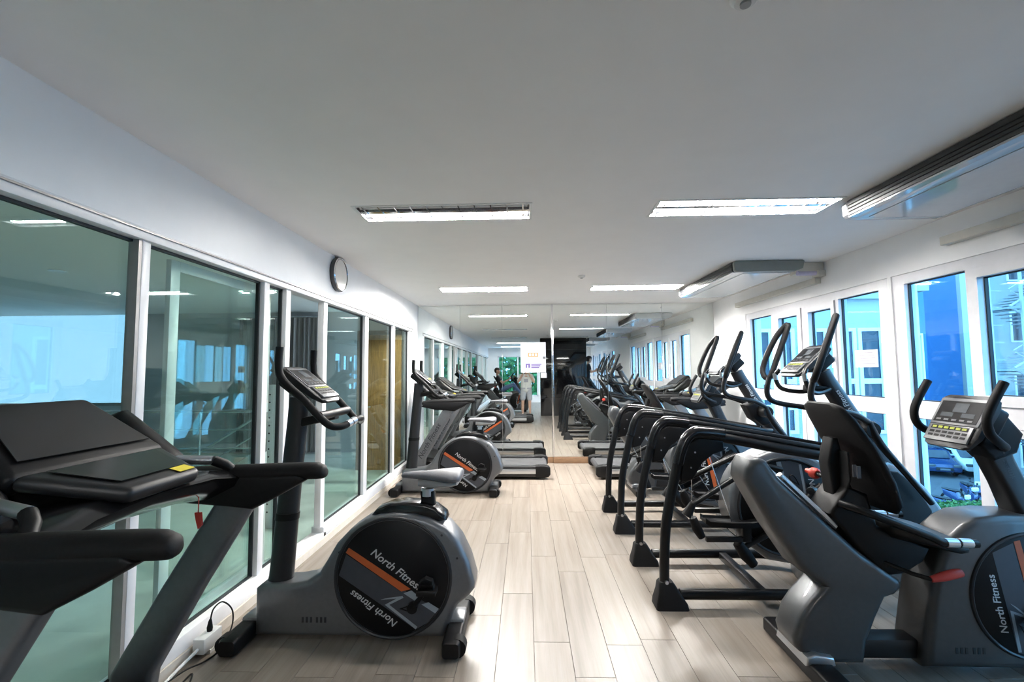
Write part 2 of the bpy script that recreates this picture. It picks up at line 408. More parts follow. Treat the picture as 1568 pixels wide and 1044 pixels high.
# ---- far wall and its mirror
struct(MB().box(XL-.13, XR+.22, YM, YM+.15, -.06, ZC+.01).build('wall_back', 'wall_paint'))
mr = thing('wall_mirror', 'wall-wide mirror of tall glass panels covering the far end wall', 'mirror', (.66, YM, 0))
xs = [XL+.005, -1.135, -.405, .455, 1.39, 2.322, XR-.005]
for a, b in zip(xs, xs[1:]):
    MB().box(a-.66+.001, b-.66-.001, -.012, -.002, .105, 2.688, b=.0015, seg=1).build('mirror_panel', 'mirror', mr)
MB().box(-.222, -.188, -.03, -.012, .10, 2.69, b=.003).build('joint_strip', 'chrome', mr)
for zz in (1.42, .7): MB().lathe([(0, -.02), (.012, -.02), (.012, -.012), (0, -.012)], (2.322-.66, 0, zz), 'y', 10).build('mirror_clip', 'chrome', mr)
for zz in (2.62, 2.36): MB().lathe([(0, -.02), (.012, -.02), (.012, -.012), (0, -.012)], (2.322-.66, 0, zz), 'y', 10).build('mirror_clip', 'chrome', mr)
struct(MB().box(XL, .45, YM-.022, YM-.002, 0, .10, b=.003).box(.45, XR, YM-.05, YM-.002, 0, .10, b=.003).build('baseboard_back', 'brown_wood'))

# ---- wall behind the camera, with a glazed opening
m = MB(); m.box(XL-.1, XR+.22, YB-.15, YB, 2.3, ZC+.01); m.box(XL-.1, -1.4, YB-.15, YB, -.06, 2.3); m.box(.6, XR+.22, YB-.15, YB, -.06, 2.3); m.box(-1.4, .6, YB-.15, YB, -.06, .3)
struct(m.build('wall_front', 'wall_paint'))
wb = sempty('window_6', (-.4, YB, 0))
MB().box(-1.0, -.94, -.1, 0, .3, 2.3).box(.94, 1.0, -.1, 0, .3, 2.3).box(-.03, .03, -.1, 0, .3, 2.3).box(-1, 1, -.1, 0, .3, .36).box(-1, 1, -.1, 0, 2.24, 2.3).build('frame', 'upvc', wb)
MB().box(-.94, -.03, -.055, -.049, .36, 2.24).build('pane', 'pane_blue', wb); MB().box(.03, .94, -.055, -.049, .36, 2.24).build('pane', 'pane_blue', wb)
# black glass clad pier behind the photographer
pr = thing('glass_clad_pier', 'glossy black glass-clad pier reflected right of the chrome mirror joint', 'pier', (1.3, -.5, 0))
MB().box(-.8, .8, -.25, .25, 0, 2.685, b=.004).build('cladding', 'black_glass', pr)
MB().box(-.8, .8, .251, .256, 2.28, 2.288).box(-.8, .8, .251, .256, .60, .608).box(-.36, -.352, .251, .256, .1, 2.6).build('joint_line', 'gasket', pr)

# ================================================================== CORRIDOR BEYOND THE PARTITION
struct(MB().box(-12, -1.98, YB, 9.0, -.06, 0).build('floor_corridor', 'tile_grey'))
struct(MB().box(-12, -2.0, YB, 9.0, ZC+.06, ZC+.16).build('ceiling_corridor', 'ceiling_paint'))
m = MB(); m.box(-7.85, -1.98, 8.9, 9.05, -.06, ZC+.1); m.box(-12, -7.85, 8.9, 9.05, -.06, .92)
struct(m.build('wall_corridor_end', 'corridor_wall'))
struct(MB().box(-12.1, -12, YB, 9.05, -.06, ZC+.1).box(-12.1, -1.98, YB-.15, YB, -.06, ZC+.1).build('wall_corridor_side', 'corridor_wall'))
wc = sempty('window_7', (-9.9, 8.95, 0))
MB().box(-2.1, -2.04, -.04, .04, .92, 2.75).box(1.99, 2.05, -.04, .04, .92, 2.75).box(-2.1, 2.05, -.04, .04, .92, .98).box(-1.5, -1.44, -.03, .03, .98, 2.75).build('frame', 'alu_grey', wc)
MB().box(-2.04, -1.5, -.004, .004, .98, 2.75).build('pane', 'pane_film', wc); MB().box(-1.44, 1.99, -.004, .004, .98, 2.75).build('pane', 'pane_film', wc)
# curtain
def wavy(x0, x1, y, z0, z1, amp, n):
    b = MB(); A = []; 
    for i in range(n+1):
        x = x0+(x1-x0)*i/n; d = amp*math.sin(i*1.9)+amp*.5*math.sin(i*.77)
        A.append((x, y+d))
    for (p, q) in zip(A, A[1:]):
        v = [b.bm.verts.new(c) for c in ((p[0], p[1], z0), (q[0], q[1], z0), (q[0], q[1], z1), (p[0], p[1], z1))]; b.bm.faces.new(v)
        v = [b.bm.verts.new(c) for c in ((p[0], p[1]+.006, z0), (q[0], q[1]+.006, z0), (q[0], q[1]+.006, z1), (p[0], p[1]+.006, z1))]; b.bm.faces.new(v[::-1])
    return b
ct = thing('curtain', 'floor-length grey curtain seen through the open doorway', 'curtain', (-4.75, 8.75, 0))
wavy(-.85, .85, 0, .03, 2.62, .035, 60).build('fabric', 'curtain', ct)
MB().cyl((-.9, 0, 2.64), (.9, 0, 2.64), .014, 10).build('rod', 'steel', ct)
wd = sempty('door_2', (-2.34, 7.3, 0))
MB().box(-.33, .33, 0, .05, 0, 2.15, b=.004).build('leaf', 'wood_gold', wd)
MB().box(-.38, -.33, -.01, .06, 0, 2.22).box(-.33, .33, -.01, .06, 2.15, 2.22).build('door_frame', 'brown_wood', wd)
MB().tube([(-.26, -.01, 1.0), (-.26, -.06, 1.0), (-.13, -.06, 1.0)], .011, 8).build('handle', 'steel', wd)
struct(MB().box(-2.74, -1.98, 7.36, 7.5, 0, ZC+.05).build('wall_corridor_return', 'corridor_wall'))
# stair railing
rl = thing('stair_railing', 'stainless steel stair railing standing behind the glass partition', 'railing', (-4.6, 6.2, 0))
for z in (1.03, .78, .53): MB().cyl((-1.6, 0, z), (.88, 0, z), .021 if z > 1 else .011, 10).build('rail', 'steel', rl)
for x in (-1.5, -.72, .12, .86): MB().cyl((x, 0, 0), (x, 0, 1.03), .018, 10).build('post', 'steel', rl)
for k in range(3): MB().tube([(.86, .35, 1.02-.25*k), (-.05, .35, .46-.25*k), (-.9, .35, max(.02, -.05-.25*k))], .02 if k == 0 else .011, 10).build('handrail', 'steel', rl)
MB().cyl((.86, .35, 0), (.86, .35, 1.02), .018, 10).build('post', 'steel', rl)
# perforated locker panel
pf = thing('slotted_panel', 'grey slotted metal upright panel behind the narrow glass pane', 'panel', (-2.56, 4.6, 0))
MB().box(-.13, .13, 0, .04, 0, 1.43, b=.004).build('panel', 'alu_white', pf)
for k in range(16): MB().lathe([(0, -.002), (.009, -.002), (.009, 0), (0, 0)], (-.045, 0, 1.33-.078*k), 'y', 8).build('slot', 'gasket', pf)
for n_, (x, y, lb) in enumerate(((-5.4, 5.06, 'round warm downlight on the corridor ceiling, seen through the leftmost pane'), (-3.35, 5.12, 'round warm downlight on the corridor ceiling, nearer the doorway'), (-6.5, 1.5, 'round warm downlight on the corridor ceiling, near the camera'))):
    d = thing('downlight', lb, 'downlight', (x, y, ZC+.06))
    MB().lathe([(.06, 0), (.085, 0), (.085, -.008), (.06, -.008)], (0, 0, 0), 'z', 20).build('trim_ring', 'white_plastic', d)
    MB().lathe([(0, -.003), (.06, -.003), (.06, -.001), (0, -.001)], (0, 0, 0), 'z', 20).build('lens', 'downlight', d)

# ================================================================== CEILING FITTINGS
def ceiling_light(x0, x1, y0, y1, lit, label):
    cx, cyy = (x0+x1)/2, (y0+y1)/2; hx, hy = (x1-x0)/2, (y1-y0)/2
    t = thing('ceiling_light', label, 'ceiling light', (cx, cyy, ZC), 0, 'recessed fluorescent ceiling lights')
    D = .075
    h = MB()
    h.box(-hx, hx, -hy, hy, D, D+.01); h.box(-hx, -hx+.006, -hy, hy, 0, D); h.box(hx-.006, hx, -hy, hy, 0, D); h.box(-hx, hx, -hy, -hy+.006, 0, D); h.box(-hx, hx, hy-.006, hy, 0, D)
    h.build('housing', 'reflector', t)
    f = MB(); q = .014
    f.box(-hx-q, hx+q, -hy-q, -hy+.004, -.006, 0).box(-hx-q, hx+q, hy-.004, hy+q, -.006, 0).box(-hx-q, -hx+.004, -hy, hy, -.006, 0).box(hx-.004, hx+q, -hy, hy, -.006, 0)
    f.build('trim', 'white_plastic', t)
    MB().prism([(-.022, .003), (.022, .003), (.004, .05), (.003, .0745), (-.003, .0745), (-.004, .05)], -hx+.006, hx-.006, 'x').build('spine', 'reflector', t)
    for k in range(11):
        x = -hx+.05+(2*hx-.1)*k/10
        MB().prism([(x-.004, -.002), (x+.004, -.002), (x+.0015, .006), (x-.0015, .006)], -hy+.006, hy-.006, 'y').build('louvre', 'reflector', t)
    for s, on in zip((-1, 1), lit):
        tb = MB().tube([(-hx+.02, s*hy*.5, .0185), (hx-.02, s*hy*.5, .0185)], .014, 8).build('lamp_tube', ('tube_lit' if cyy > 4 else 'tube_mid' if cyy > 1 else 'tube_dim') if on else 'tube_off', t)
    return t
nm = {0: 'in the row nearest the far mirror', 1: 'in the row nearest the camera in view', 2: 'right above the camera', 3: 'in the second row behind the camera', 4: 'in the last row behind the camera'}
for i, (a, b) in enumerate(LIGHT_ROWS):
    for j, (x0, x1) in enumerate(LIGHT_X):
        lit = (True, True)
        if i == 1 and j == 0: lit = (False, True)
        
        if i == 2: lit = (False, False)
        ceiling_light(x0, x1, a, b, lit, 'recessed fluorescent light %s, %s' % (nm[i], 'on the glass partition side' if j == 0 else 'on the window side'))

def aircon(y0, y1, label):
    t = thing('air_conditioner', label, 'air conditioner', (2.2, (y0+y1)/2, 2.57), 0, 'ceiling air conditioners along the window side')
    h = (y1-y0)/2; top = ZC-2.57-.002
    prof = [(.02, top), (.0, top-.02), (.005, .025), (.03, .004), (.10, 0), (.62, .0), (.70, .03), (.72, top-.01), (.70, top)]
    MB().prism(prof, -h+.05, h-.05, 'y').build('body', 'ac_white', t)
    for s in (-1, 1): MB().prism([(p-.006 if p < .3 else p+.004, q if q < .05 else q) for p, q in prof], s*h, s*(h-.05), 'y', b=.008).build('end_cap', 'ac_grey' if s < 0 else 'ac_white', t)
    MB().box(-.006, .03, -h+.06, h-.06, .014, top-.006).build('outlet', 'gasket', t)
    for k in range(3):
        z = .035+.022*k
        MB().obox((-.007, 0, z), (.012, 2*h-.14, .0022), Matrix.Rotation(R(20), 3, 'Y')).build('slat', 'graphite', t)
    MB().box(.12, .6, -h+.08, h-.08, -.004, .002, b=.001, seg=1).build('bottom_panel', 'ac_white', t)
    MB().box(.0, .05, -h+.06, h-.06, .002, .013).build('chin', 'ac_white', t)
    return t
aircon(4.80, 6.55, 'white ceiling air conditioner nearer the mirror, with pipe box on the wall')
aircon(1.42, 3.17, 'white ceiling air conditioner at the upper right edge of the picture')
aircon(-1.95, -.2, 'white ceiling air conditioner behind the camera, seen only in the mirror')
aircon(-5.3, -3.55, 'white ceiling air conditioner at the back of the room, seen only in the mirror')
def trunk(y0, y1, label):
    t = thing('pipe_trunking', label, 'trunking', (XR, y0, 2.5))
    MB().box(-.27, -.002, 0, .16, .07, .185, b=.006).build('pipe_box', 'corridor_wall' if False else 'trunk_beige', t)
    MB().box(-.08, -.002, -.03, .09, .035, .10, b=.006).build('elbow_cover', 'trunk_beige', t)
    MB().box(-.065, -.002, .06, y1-y0, -.03, .035, b=.006).build('duct', 'trunk_beige', t)
    MB().cyl((-.274, .02, .075), (-.06, .02, .075), .026, 12).build('pipe', 'lavender', t)
trunk(4.93, 6.9, 'beige pipe box and duct on the wall beside the farther air conditioner')
trunk(1.55, 3.5, 'beige pipe duct on the wall behind the nearer air conditioner')
for (x, y, lb) in ((.68, 5.47, 'small round white smoke detector on the ceiling before the mirror'), (.68, 1.345, 'small round white smoke detector at the top edge of the picture')):
    d = thing('smoke_detector', lb, 'smoke detector', (x, y, ZC))
    MB().lathe([(.044, 0), (.044, -.01), (.032, -.024), (0, -.028)], (0, 0, 0), 'z', 20).build('housing', 'white_plastic', d)
    MB().lathe([(.016, -.024), (.016, -.034), (0, -.034)], (0, 0, 0), 'z', 12).build('sensor', 'seat_light', d)
# clock
def clock(y, z, label):
    t = thing('wall_clock', label, 'clock', (XL+.001, y, z))
    MB().lathe([(0, 0), (.165, 0), (.17, .012), (.168, .042), (.152, .05), (.149, .032), (0, .032)], (0, 0, 0), 'x', 40).build('rim', 'clock_rim', t)
    MB().lathe([(0, .033), (.150, .033), (.150, .036), (0, .036)], (0, 0, 0), 'x', 40).build('dial', 'clock_face', t)
    for k in range(12):
        a = math.pi*k/6
        MB().obox((.0365, .128*math.sin(a), .128*math.cos(a)), (.001, .006, .022 if k % 3 == 0 else .012), Matrix.Rotation(-a, 3, 'X')).build('hour_mark', 'letter_dark', t)
    for a, l, wd_, nme in ((R(200), .075, .008, 'hour_hand'), (R(95), .11, .005, 'minute_hand')):
        MB().obox((.039, l/2*math.sin(a), l/2*math.cos(a)), (.0015, wd_, l), Matrix.Rotation(-a, 3, 'X')).build(nme, 'letter_dark', t)
    MB().lathe([(.152, .046), (.158, .0515), (.166, .044)], (0, 0, 0), 'x', 40).build('bezel', 'chrome', t)
clock(4.43, 2.515, 'round wall clock with grey dial above the glass partition')
# poster on the mirror
t = thing('poster', 'white notice poster stuck on the mirror left of the chrome joint', 'poster', (.126, YM-.0125, 1.52))
MB().box(-.215, .215, -.002, 0, 0, .52).build('sheet', 'paper', t)
MB().box(-.06, .07, -.003, -.002, .455, .475).build('heading_print', 'print_grey', t)
MB().box(-.09, .085, -.003, -.002, .27, .34).build('orange_print', 'poster_orange', t)
for k in range(3): MB().box(-.07+.05*k, -.035+.05*k, -.0036, -.003, .285, .325).build('orange_mark', 'paper', t)
MB().box(-.13, -.055, -.003, -.002, .085, .155).build('logo_print', 'purple', t); MB().box(-.105, -.085, -.0036, -.003, .085, .13).build('logo_mark', 'paper', t)
for k in range(3): MB().box(-.035, .14-.02*k, -.003, -.002, .135-.028*k, .152-.028*k).build('text_line', 'purple', t)
MB().box(.165, .21, -.006, -.002, .235, .275).build('tape', 'gasket', t)
MB().box(-.2, .2, -.003, -.002, .012, .018).build('border_line', 'print_grey', t)
t = thing('notice_card', 'small white card stuck on the mirror just below the poster', 'card', (.30, YM-.0125, 1.43))
MB().box(-.05, .05, -.002, 0, 0, .085).build('sheet', 'paper', t); MB().box(-.03, .03, -.003, -.002, .03, .055).build('text_line', 'print_grey', t)
t = thing('window_notice', 'white printed notice sheet stuck on the inside of the window pane', 'notice', (XR+.052, 4.47, 1.56))
MB().box(-.002, 0, -.145, .145, 0, .165).build('sheet', 'notice_paper', t)
for k in range(5): MB().box(-.003, -.002, -.115+.03*(k == 0)+.01*(k % 2), .115-.03*(k == 0)-.02*(k % 3), .135-.026*k, .143-.026*k).build('text_line', 'print_grey', t)
# extension socket and cable
t = thing('extension_socket', 'white extension socket block lying against the partition sill', 'socket', (-1.80, 2.63, .0))
MB().box(-.033, .033, -.09, .06, .02, .10, b=.006).build('block', 'white_plastic', t)
MB().box(-.035, .035, -.04, .05, 0, .02).build('bracket', 'white_plastic', t)
MB().tube([(0, -.09, .05), (-.01, -.2, .03), (.0, -.4, .015), (-.005, -.53, .012)], .008, 8, sm=5).build('lead', 'white_plastic', t)
t = thing('power_cable', 'black power cable looping from the white socket across the floor', 'cable', (-1.80, 2.63, .10))
MB().tube([(0, .0, 0), (0, .0, .018), (.0, .002, .05), (0, .004, .062)], [.014, .016, .010, .006], 10).build('plug', 'rubber', t)
MB().tube([(0, .004, .06), (.005, .02, .11), (.01, .09, .115), (.03, .15, .04), (.05, .12, -.04), (.07, .0, -.092), (.06, -.12, -.092), (.03, -.22, -.075), (.03, -.36, -.06), (.04, -.42, -.085), (.07, -.36, -.094), (.06, -.22, -.094), (.10, -.28, -.094), (.12, -.35, -.094), (.13, -.45, -.094), (.12, -.53, -.094)], .0045, 8, sm=6).build('cord', 'rubber', t)

# ================================================================== MACHINES
ME = {}
def cached(key, fn):
    if key not in ME: ME[key] = fn()
    return ME[key]
def dz(zx, zy): return ((zx-457)*.001027, -(zy-537)*.000988)
def mesh_m(b, name, mat):
    me = b.mesh(name); me.materials.append(MATS[mat]); return me
def flat_poly(pts, z0, z1, name, mat):
    return mesh_m(MB().prism(pts, z0, z1, 'z'), name, mat)
def clip(pts, r=.322):
    out = []
    for p in pts:
        l = math.hypot(*p); out.append(p if l <= r else (p[0]*r/l, p[1]*r/l))
    return out
def side_disc(parent, cx, cz, y, near, rot=0.0, scale=1.0):
    M = side_frame(cx, y, cz, R(rot) if near else R(rot), near) @ Matrix.Diagonal((scale, scale, 1, 1))
    d = obj('side_disc', cached('disc', lambda: mesh_m(MB().lathe([(0, 0), (.326, 0), (.326, .004), (.318, .008), (0, .008)], (0, 0, 0), 'z', 56), 'side_disc', 'disc_black')), None, parent); d.matrix_local = M
    ri = obj('disc_rim', cached('rim', lambda: mesh_m(MB().tube([(.336*math.cos(2*math.pi*k/56), .336*math.sin(2*math.pi*k/56), .004) for k in range(56)], .011, 8, closed=True), 'disc_rim', 'dark_paint')), None, d)
    band = clip([dz(*p) for p in ((150, 525), (190, 405), (340, 505), (500, 612), (530, 612), (620, 662), (722, 715), (660, 790), (590, 828), (430, 715), (290, 620))])
    obj('grey_band', cached('band', lambda: flat_poly(band, .008, .0088, 'grey_band', 'band_grey')), None, d)
    obj('orange_stripe', cached('stripe', lambda: flat_poly(clip([dz(*p) for p in ((205, 366), (560, 600), (508, 615), (188, 395))]), .008, .0093, 'orange_stripe', 'orange')), None, d)
    obj('grey_patch', cached('p1', lambda: flat_poly([dz(*p) for p in ((520, 624), (566, 608), (622, 655), (600, 676))], .0088, .0095, 'grey_patch', 'patch_grey')), None, d)
    obj('grey_patch', cached('p2', lambda: flat_poly([dz(*p) for p in ((622, 686), (662, 674), (720, 710), (700, 736))], .0088, .0095, 'grey_patch', 'patch_grey')), None, d)
    zl = lambda: flat_poly([dz(*p) for p in ((390, 662), (425, 652), (515, 640), (520, 650), (440, 690), (600, 812), (590, 826), (415, 690), (480, 655))], .0088, .0094, 'zigzag_line', 'patch_grey')
    obj('zigzag_line', cached('zig', zl), None, d)
    obj('emblem', cached('emb', lambda: mesh_m(MB().tube([(*dz(545+26*math.cos(a)*1.7, 712+26*math.sin(a)*(.5+.5*math.cos(a))), .0092) for a in [2*math.pi*k/20 for k in range(20)]], .0035, 6, closed=True), 'emblem', 'disc_black')), None, d)
    l1 = Matrix.Translation((*dz(478, 492), .0085)) @ Matrix.Rotation(R(-36), 4, 'Z'); lettering('North Fitness', 'letter', d, l1, .064)
    l2 = Matrix.Translation((*dz(352, 712), .0085)) @ Matrix.Rotation(R(146), 4, 'Z'); lettering('North Fitness', 'letter', d, l2, .057)
    return d
def console(parent, c, tilt, wd, ln, face=-1, back=.07, upper=.62):
    """display unit; face=-1: rider at +x side (face looks to +x), tilt = angle of the face above horizontal"""
    U = Vector((math.cos(tilt), 0, -math.sin(tilt))); Nn = Vector((math.sin(tilt), 0, math.cos(tilt))); V = Vector((0, 1, 0))
    if face > 0: U.x *= -1; Nn.x *= -1; V = -V
    Mx = Matrix(((U.x, V.x, Nn.x), (U.y, V.y, Nn.y), (U.z, V.z, Nn.z)))
    c = Vector(c); P = lambda u, v, n: c+U*u+V*v+Nn*n
    def pbox(name, mat, u0, u1, v0, v1, n0, n1, b=0, par=None):
        return MB().obox(P((u0+u1)/2, (v0+v1)/2, (n0+n1)/2), (u1-u0, v1-v0, n1-n0), Mx, b).build(name, mat, par or parent)
    body = MB()
    h = ln/2
    secs = []
    for u, w_, n0, n1 in ((-h-.012, .40, -.03, -.002), (-h, .48, -.045, .0), (-h+.05, .5, -.055, .002), (0, .5, -.05, .002), (h-.06, .5, -.04, .0), (h, .43, -.03, -.002), (h+.012, .36, -.02, -.006)):
        secs.append([P(u, v*wd, n) for v, n in ((-w_, n0+.008), (-w_, n1-.008), (-w_+.04, n1), (w_-.04, n1), (w_, n1-.008), (w_, n0+.008), (w_-.04, n0), (-w_+.04, n0))])
    bd = body.loft(secs).build('console_body', 'graphite', parent)
    sp = -h+ln*upper
    pbox('bezel', 'keypad', -h+.012, sp, -wd*.46, wd*.46, .001, .006, .002, bd)
    pbox('display', 'screen', -h+.03, sp-.012, -wd*.41, wd*.41, .006, .0075, 0, bd)
    pbox('lcd_window', 'lcd', -h+.042, -h+.042+(sp+h)*.32, -wd*.12, wd*.14, .0075, .0085, 0, bd)
    for s_ in (-1, 1): pbox('lcd_window', 'lcd', sp-.07, sp-.045, s_*wd*.2-wd*.12, s_*wd*.2+wd*.12, .0075, .0082, 0, bd)
    for k in range(5): pbox('key', 'keypad', sp-.032, sp-.022, wd*(-.36+.15*k), wd*(-.27+.15*k), .0075, .009, 0, bd)
    pbox('keypad', 'keypad', sp+.006, h-.012, -wd*.42, wd*.42, .001, .012, .003, bd)
    pbox('keypad_print', 'screen', sp+.012, sp+.035, -wd*.36, wd*.36, .012, .0126, 0, bd)
    for k in range(6): pbox('key', 'key_yellow', sp+.017, sp+.030, wd*(-.33+.115*k), wd*(-.25+.115*k), .0126, .0142, 0, bd)
    for k in range(6):
        for r_ in range(2): pbox('key', 'screen', sp+.045+.022*r_, sp+.058+.022*r_, wd*(-.35+.125*k), wd*(-.26+.125*k), .012, .0135, 0, bd)
    # rear housing
    MB().obox(P(-h*.45, 0, -.045-back/2), (ln*.5, wd*.7, back), Mx, .02, 3).build('console_housing', 'black_plastic', parent)
    return bd

# ------------------------------------------------------------------ upright exercise bike (rider faces -x)
def make_bike():
    t = thing('exercise_bike', '', 'exercise bike', group='upright exercise bikes')
    o = .95
    S = lambda pts: [(x+o, z) for x, z in pts]
    out = S([(-1.60, .022), (-1.60, .285), (-1.575, .305), (-1.40, .312), (-1.30, .33), (-1.225, .38), (-1.175, .46), (-1.125, .545), (-1.05, .622), (-.96, .682), (-.87, .712), (-.78, .722), (-.68, .716), (-.58, .692), (-.47, .64), (-.40, .56), (-.345, .45), (-.308, .325), (-.312, .29), (-.34, .255), (-.41, .20), (-.455, .10), (-.49, .022)])
    sh = MB().prism(out, -.105, .105, 'y', b=.035, seg=4).build('shroud', 'silver_paint', t)
    for k in range(6): 
        for s in (-1, 1): MB().box(-1.315+o+.024*k+.012*(k > 2), -1.303+o+.024*k+.012*(k > 2), s*.104-.003, s*.104+.003, .105, .135).build('vent_slot', 'gasket', sh)
    for (x, z) in ((-1.10, .50), (-.50, .60), (-.41, .47)):
        for s in (-1, 1): MB().lathe([(0, -.003), (.007, -.003), (.007, .003), (0, .003)], (x+o, s*.104, z), 'y', 8).build('screw', 'gasket', sh)
    for near in (True, False): side_disc(t, -.785+o if True else 0, .36, -.100 if near else .100, near, 0)
    cover = S([(-.93, .70), (-.90, .735), (-.82, .765), (-.74, .775), (-.66, .770), (-.60, .765), (-.55, .745), (-.49, .70), (-.48, .67), (-.56, .66), (-.75, .68)])
    MB().prism(cover, -.07, .07, 'y', b=.018).build('top_cover', 'black_gloss', t)
    # seat post and saddle
    MB().loft([[(x-.005*0, y, z) for x, y in [(cx_+o+px, py) for px, py in rrect(.042, .03, .015)]] for cx_, z in ((-.59, .68), (-.60, .76), (-.605, .83))]).build('seat_post', 'black_plastic', t)
    MB().tube([(-.605+o, -.0, .80), (-.605+o, 0, .845)], .040, 16).build('seat_clamp', 'alu_bright', t)
    secs = []; sec2 = []
    for x, hw, zt, zb in ((-.765, .012, .925, .915), (-.755, .028, .936, .905), (-.70, .036, .944, .900), (-.62, .05, .948, .895), (-.54, .09, .953, .888), (-.47, .125, .958, .884), (-.43, .13, .960, .882), (-.405, .118, .955, .888), (-.395, .095, .945, .9)):
        ring = []
        for k in range(16):
            a = 2*math.pi*k/16; y = hw*math.cos(a); zz = math.sin(a)
            zc = (zt+zb)/2; ring.append((x+o, y, zc+(zt-zc)*zz*(1 if zz > 0 else 1)))
        secs.append(ring)
    sd = MB().loft(secs).build('saddle', 'seat_grey', t, 60)
    for x, hw, zt, zb in ((-.66, .03, .90, .855), (-.60, .045, .905, .845), (-.52, .085, .905, .85), (-.46, .112, .905, .86), (-.415, .10, .905, .872)):
        sec2.append([(x+o, hw*math.cos(2*math.pi*k/16), (zt+zb)/2+(zt-zb)/2*math.sin(2*math.pi*k/16)) for k in range(16)])
    MB().loft(sec2).build('saddle_shell', 'seat_light', t, 60)
    # cranks and pedals
    MB().lathe([(0, -.135), (.03, -.135), (.03, .135), (0, .135)], (-.665+o, 0, .20), 'y', 16).build('crank_axle', 'black_plastic', t)
    for s, dx, dzz in ((-1, .10, .125), (1, -.10, -.125)):
        MB().tube([(-.665+o, s*.125, .20), (-.665+dx+o, s*.135, .20+dzz)], [.016, .012], 10).build('crank_arm', 'black_plastic', t)
        px, pz = -.665+dx+o, .20+dzz
        p = MB().box(px-.055, px+.055, s*.19-.045, s*.19+.045, pz-.014, pz+.014, b=.008).build('pedal', 'black_plastic', t)
        MB().prism([(px-.05, pz), (px-.045, pz+.05), (px-.01, pz+.075), (px+.03, pz+.06), (px+.045, pz), (px+.04, pz), (px+.026, pz+.053), (px-.01, pz+.067), (px-.04, pz+.046), (px-.045, pz)], s*.19-.02, s*.19+.02, 'y').build('pedal_strap', 'rubber', p)
    # feet
    for x, nme in ((-.42, 'rear_foot'), (-1.645, 'front_foot')):
        ft = MB().loft([[(x+o+px, y, .052+pz) for px, pz in rrect(.05*q, .045*q, .018*q)] for y, q in ((-.28, .86), (-.265, 1), (.265, 1), (.28, .86))]).build(nme, 'black_plastic', t)
        for s in (-1, 1):
            MB().lathe([(0, s*.22-.03), (.05, s*.22-.03), (.05, s*.22+.03), (0, s*.22+.03)], (x+o-(.035 if nme == 'front_foot' else -.03), 0, .05), 'y', 16).build('end_wheel' if nme == 'front_foot' else 'end_pad', 'rubber', ft)
        MB().box(x+o-.045, x+o+.045, -.075, .075, .06, .115, b=.012).build('foot_bracket', 'silver_paint', ft)
    MB().box(-1.6+o, -.4+o, -.05, .05, .03, .075).build('base_beam', 'graphite', t)
    # post
    MB().loft([[(cx_+o+px, py, z) for px, py in ell(hw, hy, 20)] for cx_, z, hw, hy in ((-1.50, .285, .078, .06), (-1.495, .33, .073, .055), (-1.462, .75, .067, .05), (-1.44, 1.0, .063, .047), (-1.418, 1.25, .062, .045), (-1.41, 1.40, .06, .045))]).build('post', 'graphite', t)
    MB().loft([[(cx_+o+px, py, z) for px, py in ell(hw, hw*.78, 20)] for cx_, z, hw in ((-1.47, .66, .072), (-1.466, .70, .072))]).build('post_collar', 'black_plastic', t)
    # handlebars
    path = [(-1.425, -.215, 1.70), (-1.428, -.218, 1.60), (-1.415, -.218, 1.53), (-1.36, -.215, 1.465), (-1.28, -.212, 1.395), (-1.19, -.21, 1.30), (-1.13, -.195, 1.245), (-1.085, -.155, 1.235), (-1.06, -.11, 1.245)]
    for s in (1, -1):
        q = [(x+o, y*s, z) for x, y, z in path]
        hb = MB().tube(q, .0215, 12, sm=4).build('handlebar', 'foam', t)
        MB().tube([(-1.062+o, -.115*s, 1.244), (-1.04+o, -.05*s, 1.262)], .0225, 12).build('pulse_grip', 'alu_bright', hb)
        MB().tube([(-1.052+o, -.086*s, 1.252), (-1.050+o, -.080*s, 1.2535)], .0232, 12).build('grip_divider', 'rubber', hb)
    MB().tube([(-1.04+o, -.052, 1.262), (-1.032+o, 0, 1.268), (-1.04+o, .052, 1.262)], .018, 10, sm=3).build('handle_joint', 'black_plastic', t)
    MB().tube([(-1.19+o, -.21, 1.30), (-1.19+o, .21, 1.30)], .026, 12).build('crossbar', 'black_plastic', t)
    MB().obox((-1.29+o, 0, 1.265), (.24, .07, .055), Matrix.Rotation(R(-12), 3, 'Y'), .012).build('bar_bracket', 'black_plastic', t)
    console(t, (-1.325+o, 0, 1.485), R(38), .27, .31)
    return t

